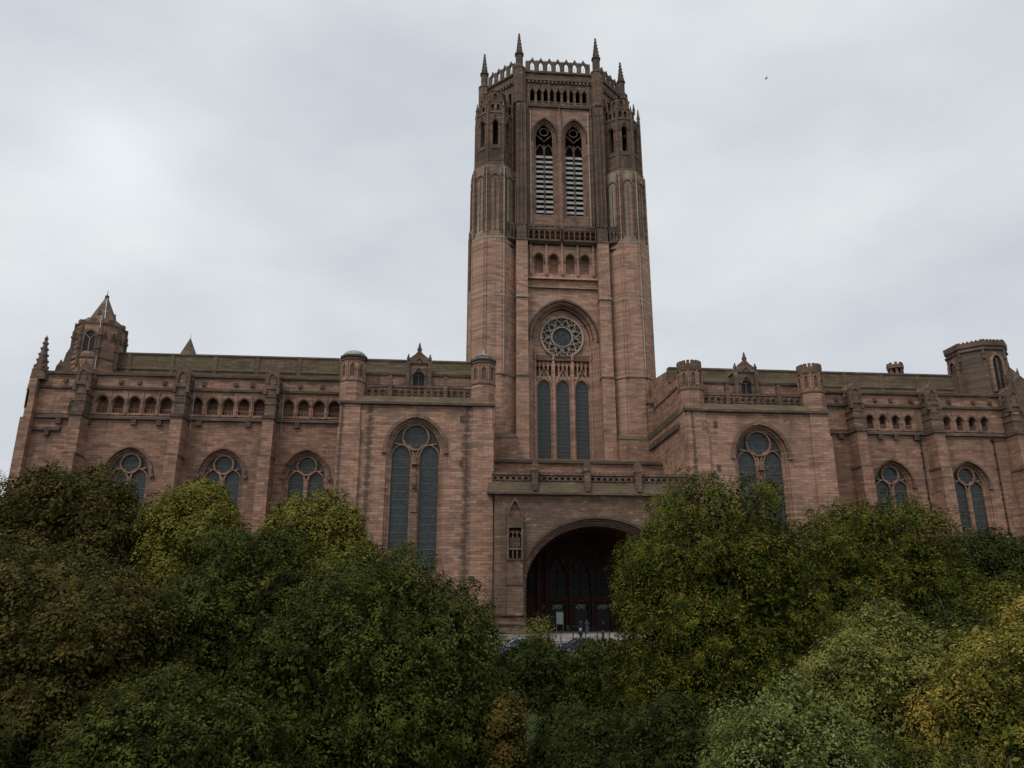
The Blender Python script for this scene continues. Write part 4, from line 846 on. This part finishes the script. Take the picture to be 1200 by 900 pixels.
# ------------------------------------------------------------------ cars on the road
def car(x, y, paint, label, face):
    r = empty('parked_car', (AX+x, y, 0), 0 if face > 0 else math.pi); tag(r, label, 'car', 'cars parked on the road'); Z = Vector((0, 0, 0))
    side = [(-2.1, .42), (-2.14, .75), (-2.0, .92), (-1.75, .98), (-.55, .98), (.95, 1.0), (1.9, .92), (2.12, .74), (2.1, .35), (1.75, .28), (-1.75, .28)]
    bm = bmesh.new()
    def loft(sections):
        rows = [[bm.verts.new((px*kx+ox, yy, pz)) for px, pz in pts] for pts, yy, kx, ox in sections]
        for A, B in zip(rows, rows[1:]):
            for i in range(len(A)): bm.faces.new((A[i], A[(i+1) % len(A)], B[(i+1) % len(A)], B[i]))
        bm.faces.new(rows[0][::-1]); bm.faces.new(rows[-1])
    loft([(side, -.84, .96, 0), (side, -.88, 1, 0), (side, .88, 1, 0), (side, .84, .96, 0)][0:1]+[(side, -.87, .99, 0), (side, .87, .99, 0), (side, .84, .96, 0)])
    cab = [(-1.85, .97), (-1.35, 1.42), (-.6, 1.5), (.35, 1.47), (1.15, .98)]
    cab_in = [(a*.95, .97+(b-.97)*.98) for a, b in cab]
    loft([(cab, -.78, 1, 0), ([(a*.9, 1.0+(b-1.0)*1.0) for a, b in cab], -.62, 1, 0)][0:1]+[(cab, -.76, 1, 0), (cab, .76, 1, 0), (cab, .78, .98, 0)])
    me = bpy.data.meshes.new('body'); bm.to_mesh(me); bm.free(); me.materials.append(M[paint])
    for v in me.vertices:                       # lean the cabin sides in
        if v.co.z > 1.02: v.co.y *= 1-(v.co.z-1.0)*.32
    bo = bpy.data.objects.new('body', me); col.objects.link(bo); bo.parent = r
    md = bo.modifiers.new('bevel', 'BEVEL'); md.width = .05; md.segments = 2
    q = MB('car_glass', Z).frame(0, 0, 0)
    for s in (-1, 1):
        ya, yb = s*.785, s*.785*(1-.44*.32)+s*.004
        for pts in ([(-1.62, 1.04), (-1.28, 1.37), (-.65, 1.42), (-.65, 1.04)], [(-.55, 1.04), (-.55, 1.42), (.3, 1.39), (.85, 1.04)]): q.face([(a, s*(.80-(b-1.02)*.255), b) for a, b in pts])
    q.face([(1.10, -.68, 1.04), (1.10, .68, 1.04), (.44, .58, 1.44), (.44, -.58, 1.44)]); q.face([(-1.81, -.66, 1.05), (-1.81, .66, 1.05), (-1.43, .58, 1.38), (-1.43, -.58, 1.38)])
    q.build('windows', r)
    for x2 in (-1.32, 1.32):
        for s in (-1, 1):
            q = MB('rubber', Z).frame(x2, s*.8, 0); ring = [(.32*math.cos(i*math.pi/10), .32+.32*math.sin(i*math.pi/10)) for i in range(20)]; q.prism(ring, -.11, .11); wo = q.build('wheel', r)
            q = MB('steel', Z).frame(x2, s*.8, 0); ring = [(.2*math.cos(i*math.pi/8), .32+.2*math.sin(i*math.pi/8)) for i in range(16)]; q.prism(ring, *sorted((s*.08, s*.122))); q.build('rim', wo)
    for s in (-1, 1):
        q = MB('lamp_glass', Z).frame(0, 0, 0); q.box(2.02, 2.13, *sorted((s*.5, s*.8)), .68, .82); q.build('headlight', r)
        q = MB('tail_red', Z).frame(0, 0, 0); q.box(-2.13, -2.0, *sorted((s*.55, s*.82)), .72, .88); q.build('tail_light', r)
        q = MB(paint, Z).frame(0, 0, 0); q.box(.75, .92, *sorted((s*.86, s*1.02)), .96, 1.08, (.02, .02)); q.build('mirror', r)
    q = MB('white_paint', Z).frame(0, 0, 0); q.box(2.105, 2.125, -.26, .26, .42, .53); q.build('number_plate', r)
    return r
car(-11.4, 84.2, 'paint_silver_blue', 'pale silver blue car half hidden by leaves left of the slender young tree', -1)
car(-4.9, 84.4, 'paint_dark', 'dark car below the railing, right of the slender young tree', -1)
# ------------------------------------------------------------------ people
def person(x, y, z, h, rz, top, legs, hair, label, walk=0., arm=0., bag=False):
    k = h/1.75
    J = {'pelvis': (0, 0, .93, .155), 'waist': (0, 0, 1.08, .14), 'chest': (0, -.01, 1.30, .165), 'neckb': (0, 0, 1.47, .075), 'neck': (0, -.01, 1.53, .055), 'head': (0, -.02, 1.63, .095), 'crown': (0, -.01, 1.72, .075)}
    E = [('pelvis', 'waist'), ('waist', 'chest'), ('chest', 'neckb'), ('neckb', 'neck'), ('neck', 'head'), ('head', 'crown')]
    for s, n in ((-1, 'l'), (1, 'r')):
        w_ = walk*s; b = arm*(1 if s > 0 else .4)
        J.update({n+'sh': (s*.19, 0, 1.42, .07), n+'el': (s*.25, .02-w_*.1, 1.13, .048), n+'wr': (s*.24, -.06-b*.22-w_*.15, .90+b*.22, .034), n+'hd': (s*.23, -.09-b*.3-w_*.18, .81+b*.26, .04),
                  n+'hip': (s*.1, 0, .86, .105), n+'kn': (s*.105, -.03-w_*.18, .49, .068), n+'an': (s*.105, .03-w_*.28, .09, .045), n+'to': (s*.12, -.14-w_*.28, .03, .04)})
        E += [('chest', n+'sh'), (n+'sh', n+'el'), (n+'el', n+'wr'), (n+'wr', n+'hd'), ('pelvis', n+'hip'), (n+'hip', n+'kn'), (n+'kn', n+'an'), (n+'an', n+'to')]
    names = list(J); me = bpy.data.meshes.new('sk'); me.from_pydata([tuple(c*k for c in J[n][:3]) for n in names], [(names.index(a), names.index(b)) for a, b in E], [])
    o = bpy.data.objects.new('person', me); col.objects.link(o)
    md = o.modifiers.new('skin', 'SKIN')
    for i, n in enumerate(names): sv = me.skin_vertices[0].data[i]; sv.radius = (J[n][3]*k,)*2; sv.use_root = n == 'pelvis'
    o.modifiers.new('sub', 'SUBSURF').levels = 2
    dg = bpy.context.evaluated_depsgraph_get(); dg.update()
    m2 = bpy.data.meshes.new_from_object(o.evaluated_get(dg)); o.modifiers.clear(); o.data = m2; bpy.data.meshes.remove(me)
    m2.materials.clear()
    for n in (top, legs, 'skin', 'shoe'): m2.materials.append(M[n])
    for p in m2.polygons:
        c = p.center/k; p.use_smooth = True
        p.material_index = 2 if c.z > 1.49 or (abs(c.x) > .19 and c.z < .92+arm*.24 and c.y < -.05) else 0 if c.z > .86 or abs(c.x) > .2 else 3 if c.z < .1 else 1
    o.location = (x, y, z); o.rotation_euler.z = rz; tag(o, label, 'person', 'people at the porch')
    q = MB(hair, Vector((0, 0, 0))).frame(0, 0, 0)
    for i in range(4):
        a0, a1 = i*math.pi/8-.15, (i+1)*math.pi/8-.15; q.ngon(0, .012*k, .112*k*math.cos(a0), k*(1.655+.105*math.sin(a0)), k*(1.655+.105*math.sin(a1)), max(.004, .112*k*math.cos(a1)), n=12)
    if hair == 'hair_white': q.ngon(0, -.02*k, .15*k, k*1.675, k*1.69, n=14)
    q.build('hat' if hair == 'hair_white' else 'hair', o, True)
    q = MB('hair_dark', Vector((0, 0, 0))).frame(0, 0, 0)
    for s in (-1, 1): q.ngon(s*.036*k, -.108*k, .011*k, k*1.632, k*1.648)
    q.build('eyes', o); q = MB('skin', Vector((0, 0, 0))).frame(0, 0, 0); q.box(-.015*k, .015*k, -.135*k, -.1*k, k*1.595, k*1.635, (.006*k, .02*k)); q.build('nose', o)
    for s in (-1, 1):                            # fingers
        hx, hy, hz = [c*k for c in J['rhd' if s > 0 else 'lhd'][:3]]; q = MB('skin', Vector((0, 0, 0))).frame(0, 0, 0)
        for i in range(4): q.tube((hx+(i-1.5)*.016*k, hy, hz), (hx+(i-1.5)*.018*k, hy-.03*k, hz-(.085-.012*abs(i-1.4))*k), .008*k, .006*k)
        q.tube((hx-s*.03*k, hy-.01, hz+.01), (hx-s*.055*k, hy-.03*k, hz-.04*k), .009*k, .007*k); q.build('fingers', o)
    return o
person(AX-3.65, 90.9, .55, 1.72, .3, 'black_cloth', 'black_cloth', 'hair_white', 'person in dark clothes with a white hat, standing behind the dark car', .3, .8)
person(AX-1.75, 97.2, 1.5, 1.72, 2.7, 'navy', 'denim', 'hair_dark', 'person in a navy jacket and blue trousers going up to the right doorway', .6, .2)
person(AX-2.45, 97.6, 1.5, 1.6, 3.4, 'black_cloth', 'denim', 'hair_dark', 'shorter person in a black coat left of the one in navy', .4, .1)
# ------------------------------------------------------------------ a bird in the sky
a = empty('bird', (66.6, 135, 114)); tag(a, 'tiny dark bird gliding in the grey sky right of the tower', 'bird')
q = MB('iron', Vector((0, 0, 0))).frame(0, 0, 0)
for x0, x1, r0, r1 in ((-.28, -.1, .02, .07), (-.1, .12, .07, .075), (.12, .22, .075, .045), (.22, .3, .05, .04), (.3, .36, .03, .005)): q.tube((x0, 0, 0), (x1, 0, 0), r0, r1, 8)
q.build('body', a)
for s in (-1, 1): q = MB('iron', Vector((0, 0, 0))).frame(0, 0, 0); q.slab([(-.08, s*.03), (.12, s*.03), (.1, s*.35), (-.02, s*.62), (-.1, s*.3)], .02, .035, [(-.08, s*.03), (.12, s*.03), (.1, s*.35), (-.02, s*.62), (-.1, s*.3)]); q.build('wing', a)
# ------------------------------------------------------------------ trees
def leaves(name, P, N, L, m, parent, rng, mul=1.0):
    """one small pointed quad per leaf"""
    n = len(P); N = N/np.linalg.norm(N, axis=1, keepdims=True)
    t = rng.normal(size=(n, 3)); a = np.cross(N, t); a /= np.linalg.norm(a, axis=1, keepdims=True); b = np.cross(N, a)
    s = (L*mul*rng.uniform(.5, 1.45, n))[:, None]
    V = np.stack([P-a*s*.55, P-b*s*.30+a*s*.05-N*s*.06, P+a*s*.55-N*s*.12, P+b*s*.30+a*s*.05-N*s*.06], 1).reshape(-1, 3).astype(np.float32)
    me = bpy.data.meshes.new(name); me.vertices.add(4*n); me.vertices.foreach_set('co', V.ravel())
    me.loops.add(4*n); me.loops.foreach_set('vertex_index', np.arange(4*n, dtype=np.int32))
    me.polygons.add(n); me.polygons.foreach_set('loop_start', np.arange(0, 4*n, 4, dtype=np.int32)); me.polygons.foreach_set('loop_total', np.full(n, 4, np.int32))
    me.materials.append(M[m]); me.update(calc_edges=True)
    o = bpy.data.objects.new(name, me); col.objects.link(o); o.parent = parent; return o
def tree(name, label, x, y, top, rx, rz, m, L, seed, cat='tree', ry=None, dens=1.0, flat=.45, nl=56, lob=.30, rise=.3, low=None, kl=100, sq=1.0, group='trees in the sunken garden', bare=0):
    rng = np.random.default_rng(seed); ry = ry or rx*.85
    z0 = gz(x, y); zc = top-rz; c = np.array([0, 0, zc-z0])
    r = empty(name, (x, y, z0)); tag(r, label, cat, group)
    k = np.arange(nl)+.5; ph = np.arccos(1-2*k/nl); th = np.pi*(1+5**.5)*k+rng.uniform(0, 6)
    D = np.stack([np.cos(th)*np.sin(ph), np.sin(th)*np.sin(ph), np.cos(ph)], 1)+rng.normal(size=(nl, 3))*.16
    D /= np.linalg.norm(D, axis=1, keepdims=True)
    if sq < 1: D = np.sign(D)*np.abs(D)**sq
    rm = (rx*ry*rz)**(1/3); LR = rm*lob*rng.uniform(.65, 1.25, nl)
    C = c+D*np.array([rx, ry, rz])*(rng.uniform(.84, 1.04, nl)*1.0)[:, None]-D*LR[:, None]*.95
    if low is not None: C[:, 2] = np.maximum(C[:, 2], low-z0+rng.uniform(0, 1.5, nl))
    if not bare and dens > .6:                   # inner boughs, so that a crown is never hollow
        ni = nl//2; k2 = rng.choice(nl, ni, False); C2 = c+D[k2]*np.array([rx, ry, rz])*rng.uniform(.35, .68, ni)[:, None]
        C = np.concatenate([C, C2]); D = np.concatenate([D, D[k2]]); LR = np.concatenate([LR, rm*lob*rng.uniform(1.0, 1.4, ni)]); nl += ni
    area = LR**2; nleaf = min(190000, int(dens*3.0*4*np.pi*(rx*ry*rz)**(2/3)/(L*L*.36)/1.25))
    nc = max(20, int(nleaf*1.9)//kl); li = rng.choice(nl, nc, p=area/area.sum())
    d = rng.normal(size=(nc, 3)); d /= np.linalg.norm(d, axis=1, keepdims=True)
    dot = (d*D[li]).sum(1); bad = dot < -.3; d[bad] -= 2*dot[bad][:, None]*D[li][bad]; d[:, 2] = np.where((d[:, 2] < -.35) & (rng.random(nc) < .5), -d[:, 2], d[:, 2])
    q = C[li]+d*LR[li][:, None]*rng.uniform(.72, 1.12, nc)[:, None]*np.array([1, 1, .85])
    keep = np.ones(nc, bool); far = rng.random(nc) < .12
    for b0 in range(0, nc, 2000):                # leaves live on the outside of the crown, few inside
        qq = q[b0:b0+2000]; rel = np.linalg.norm(qq[:, None, :]-C[None], axis=2)/LR[None]; rel[np.arange(len(qq)), li[b0:b0+2000]] = 9
        keep[b0:b0+2000] = (rel.min(1) > .8) | far[b0:b0+2000]
    q, d, li = q[keep], d[keep], li[keep]; nc = len(q)
    Nn = d*.8+D[li]*.25+np.array([0, 0, rise+.35])+rng.normal(size=(nc, 3))*.25; Nn /= np.linalg.norm(Nn, axis=1, keepdims=True)
    t1 = np.cross(Nn, rng.normal(size=(nc, 3))); t1 /= np.linalg.norm(t1, axis=1, keepdims=True); t2 = np.cross(Nn, t1)
    cr = (L*4.7)*rng.uniform(.55, 1.35, nc)
    j = np.repeat(np.arange(nc), kl); g3 = rng.normal(size=(nc*kl, 3))
    P = q[j]+t1[j]*(g3[:, :1]*cr[j][:, None]*.8)+t2[j]*(g3[:, 1:2]*cr[j][:, None]*.55)+Nn[j]*(g3[:, 2:]*cr[j][:, None]*flat*.5)
    P -= Nn[j]*((g3[:, :1]**2+g3[:, 1:2]**2)*cr[j][:, None]*.28)
    NN = Nn[j]+(t1[j]*g3[:, :1]+t2[j]*g3[:, 1:2])*.5+rng.normal(size=(nc*kl, 3))*.2
    mul = np.ones(len(P))
    if not bare and dens > .6:                   # the shaded leaves deep in the crown close it against the light
        nf = int(min(26000, np.pi*rx*rz*4.0/(L*L*4.4*.36)))
        v = rng.normal(size=(nf, 3)); v /= np.linalg.norm(v, axis=1, keepdims=True)
        F = c+v*np.array([rx, ry, rz])*(rng.uniform(.2, .80, nf)**.7)[:, None]
        P = np.concatenate([P, F]); NN = np.concatenate([NN, rng.normal(size=(nf, 3))]); mul = np.concatenate([mul, np.full(nf, 2.1)])
    leaves('crown', P, NN, L, m, r, rng, mul)
    # trunk with limbs to the lobes
    b = MB('bark', Vector((0, 0, 0))).frame(0, 0, 0); tr = max(.05, rm*.045); H = c[2]+rz*.35
    pts = [np.array([rng.normal()*tr*.8*(i > 0), rng.normal()*tr*.8*(i > 0), H*i/6]) for i in range(7)]
    for i in range(6): b.tube(pts[i], pts[i+1], tr*(1.25-i*.17), tr*(1.25-(i+1)*.17), 7)
    for i in range(min(nl, 26)):
        f = min(5, max(1, int(6*(C[i][2]-rz*.35)/H))); s = pts[f]; e2 = C[i]+D[i]*LR[i]*.8; mid = (s+e2)/2+np.array([0, 0, rm*.06])+rng.normal(size=3)*rm*.03
        b.tube(s, mid, tr*.36, tr*.22, 5); b.tube(mid, e2, tr*.22, tr*.05, 5)
        for w_ in range(3):
            e3 = C[i]+(D[i]*.6+rng.normal(size=3)*.4)*LR[i]*(.6+bare*.5); b.tube((mid+e2)/2, e3, tr*.1, tr*.03, 4)
            if bare:
                for w2 in range(4): b.tube(e3*.6+C[i]*.4, e3+rng.normal(size=3)*LR[i]*.5+np.array([0, 0, .2]), tr*.06, tr*.02, 3)
    b.build('trunk', r, True)
    return r
T = [
 ('tree', 'dark olive spreading tree in front of the far left end wall', -37.0, 80.0, 19.3, 10.6, 12, 'leaf_brownish', .28, 1, dict(nl=70)),
 ('tree', 'bright lime yellow tree below the second arched window from the left', -23.2, 76.0, 17.9, 5.6, 10, 'leaf_lime', .22, 2, dict(flat=.4)),
 ('tree', 'lime yellow tree left of the big two light transept window', -11.9, 74.0, 15.8, 7.0, 10, 'leaf_lime', .22, 3, dict(flat=.4)),
 ('tree', 'brownish green rounded tree at the left edge of the picture', -20.8, 46.0, 8.3, 8.0, 9, 'leaf_brownish', .165, 4, dict(sq=.85, nl=60, lob=.3)),
 ('tree', 'mid green tree between the brownish tree and the large dark sycamore', -11.6, 50.0, 10.2, 7.0, 10, 'leaf_sycamore', .165, 5, dict(nl=56, lob=.3)),
 ('tree', 'large dark green sycamore with rosette leaves left of the porch', -2.9, 44.5, 8.0, 7.6, 10, 'leaf_sycamore', .16, 6, dict(sq=.92, nl=110, lob=.32, dens=1.5)),
 ('tree', 'dark tree low in the left corner beneath the brownish tree', -24.0, 38.0, 2.6, 7.0, 7, 'leaf_dark', .16, 7, {}),
 ('tree', 'dark low tree at the bottom between brownish tree and sycamore', -11.5, 38.0, 2.2, 6.5, 7, 'leaf_sycamore', .15, 8, dict(nl=52)),
 ('shrub', 'orange leaved shrub at the right foot of the dark sycamore', 3.2, 41.5, .8, 1.3, 3, 'leaf_orange', .13, 9, dict(nl=20, dens=.8)),
 ('tree', 'tall broad beech with yellowing sprays just right of the porch', 21.5, 60.0, 15.6, 8.6, 13.0, 'leaf_beech', .165, 10, dict(sq=.82, nl=120, lob=.25, flat=.3, rise=.5, dens=1.35)),
 ('tree', 'wide beech with golden tints behind the pale willow', 37.6, 66.0, 15.2, 8.6, 11.5, 'leaf_beech', .175, 11, dict(sq=.85, nl=100, lob=.28, flat=.3, rise=.5, dens=1.3)),
 ('tree', 'small dark tree in the gap between the two big beeches', 32.6, 78.0, 14.6, 4.2, 9, 'leaf_dark', .24, 12, {}),
 ('tree', 'dark green tree at the right edge below the last arched windows', 54.5, 72.0, 13.0, 8.6, 11, 'leaf_dark', .24, 13, dict(nl=60)),
 ('tree', 'greyish light green willow in front of the golden beech', 20.2, 36.0, 4.7, 5.0, 7, 'leaf_willow', .13, 14, dict(nl=70, lob=.26, rise=.6, kl=45)),
 ('tree', 'golden yellow maple at the right edge in the foreground', 23.0, 30.5, 5.0, 5.0, 6.5, 'leaf_yellow', .115, 15, dict(nl=70, lob=.26, kl=60)),
 ('shrub', 'pale silvery leaved shrub at the bottom right in the foreground', 10.0, 23.0, 2.75, 2.8, 4.8, 'leaf_pale', .088, 16, dict(nl=60, lob=.26, rise=.7, dens=.75, flat=.9, kl=40)),
 ('shrub', 'sparse grey twiggy shrub left of the pale silvery one', 9.2, 26.0, 1.2, 1.4, 3.5, 'leaf_willow', .07, 17, dict(dens=.14, bare=1, nl=30)),
 ('shrub', 'green shrub on the bank below the slender young tree', 8.6, 76.0, 2.3, 5.0, 5.5, 'leaf_dark', .2, 18, {}),
 ('shrub', 'green rounded shrub on the bank below the dark car', 16.0, 75.0, 2.45, 6.0, 5.5, 'leaf_sycamore', .2, 19, {}),
 ('tree', 'dark tree low in the middle left of the beech', 9.5, 52.0, -.6, 5.5, 6, 'leaf_dark', .17, 20, {}),
 ('tree', 'slender young tree with thin yellow leaves in front of the porch plinth', 9.7, 79.0, 4.3, 1.9, 3.8, 'leaf_thin', .17, 21, dict(nl=24, dens=.3, kl=22, flat=1.2, lob=.36, bare=1)),
 ('tree', 'dark low tree at the bottom beneath the tall beech', 12.0, 40.0, .7, 4.6, 6, 'leaf_dark', .14, 22, {}),
 ('tree', 'thin purple leaved tree top against the sky at the far left edge', -47.4, 86.0, 18.9, 2.0, 6, 'leaf_purple', .2, 23, dict(dens=.16, nl=30, bare=1)),
 ('shrub', 'small dark shrub on the bank left of the silver car', 1.2, 74.0, 2.7, 4.6, 6, 'leaf_dark', .2, 24, {}),
 ('tree', 'dark green tree low behind the willow and the golden maple', 33.0, 48.0, 5.4, 7.5, 9, 'leaf_dark', .17, 25, {}),
 ('shrub', 'yellow green shrub below the golden maple at the lower right', 14.6, 24.0, .9, 3.0, 4.6, 'leaf_beech', .09, 26, dict(nl=44)),
 ('tree', 'olive tree low at the right edge behind the golden maple', 44.0, 58.0, 7.5, 7.0, 10, 'leaf_beech', .19, 27, dict(flat=.3)),
 ('shrub', 'dark shrub at the bottom beside the orange leaved shrub', 6.6, 41.0, -1.6, 2.8, 4, 'leaf_dark', .14, 28, {}),
 ('shrub', 'dark shrub at the edge of the pavement behind the big beech', 25.5, 79.5, 2.8, 4.8, 5, 'leaf_dark', .2, 32, {}),
 ('tree', 'dark green tree in the hollow behind the sycamore', -1.5, 60.0, 4.0, 6.0, 9, 'leaf_dark', .19, 29, {}),
 ('tree', 'dark olive tree in the hollow behind the brownish tree', -30.0, 60.0, 9.5, 8.0, 11, 'leaf_sycamore', .2, 30, {}),
 ('tree', 'dark tree in the hollow between the two lime trees', -17.5, 66.0, 9.5, 6.5, 10, 'leaf_dark', .2, 31, {}),
]
for name, label, x, y, top, rx, rz, m, L, seed, kw in T: tree(name, label, x, y, top, rx, rz, m, L, seed, 'shrub' if name == 'shrub' else 'tree', **kw)
# dry stems at the lower right corner
r = empty('dry_stems', (12.1, 17.4, gz(12.1, 17.4))); tag(r, 'bundle of bare grey stems leaning in at the lower right corner', 'shrub'); rr = random.Random(11); z0 = gz(12.1, 17.4)
for i in range(46):
    q = MB('dry_stem', Vector((0, 0, 0))).frame(0, 0, 0); x, y = rr.uniform(-.6, .8), rr.uniform(-.6, .6); h = (.75-z0)+rr.uniform(-1.0, .25); a = rr.uniform(-1.0, .2)
    p0 = Vector((x, y, 0)); p1 = Vector((x+a*.3, y, h*.6)); p2 = Vector((x+a, y+rr.uniform(-.3, .3), h)); q.tube(p0, p1, .016, .011, 5); q.tube(p1, p2, .011, .004, 5)
    for k in range(3): m_ = p1.lerp(p2, rr.uniform(.1, .8)); q.tube(m_, m_+Vector((rr.uniform(-.35, .1), rr.uniform(-.2, .2), rr.uniform(.1, .35))), .005, .002, 4)
    q.build('stem', r)
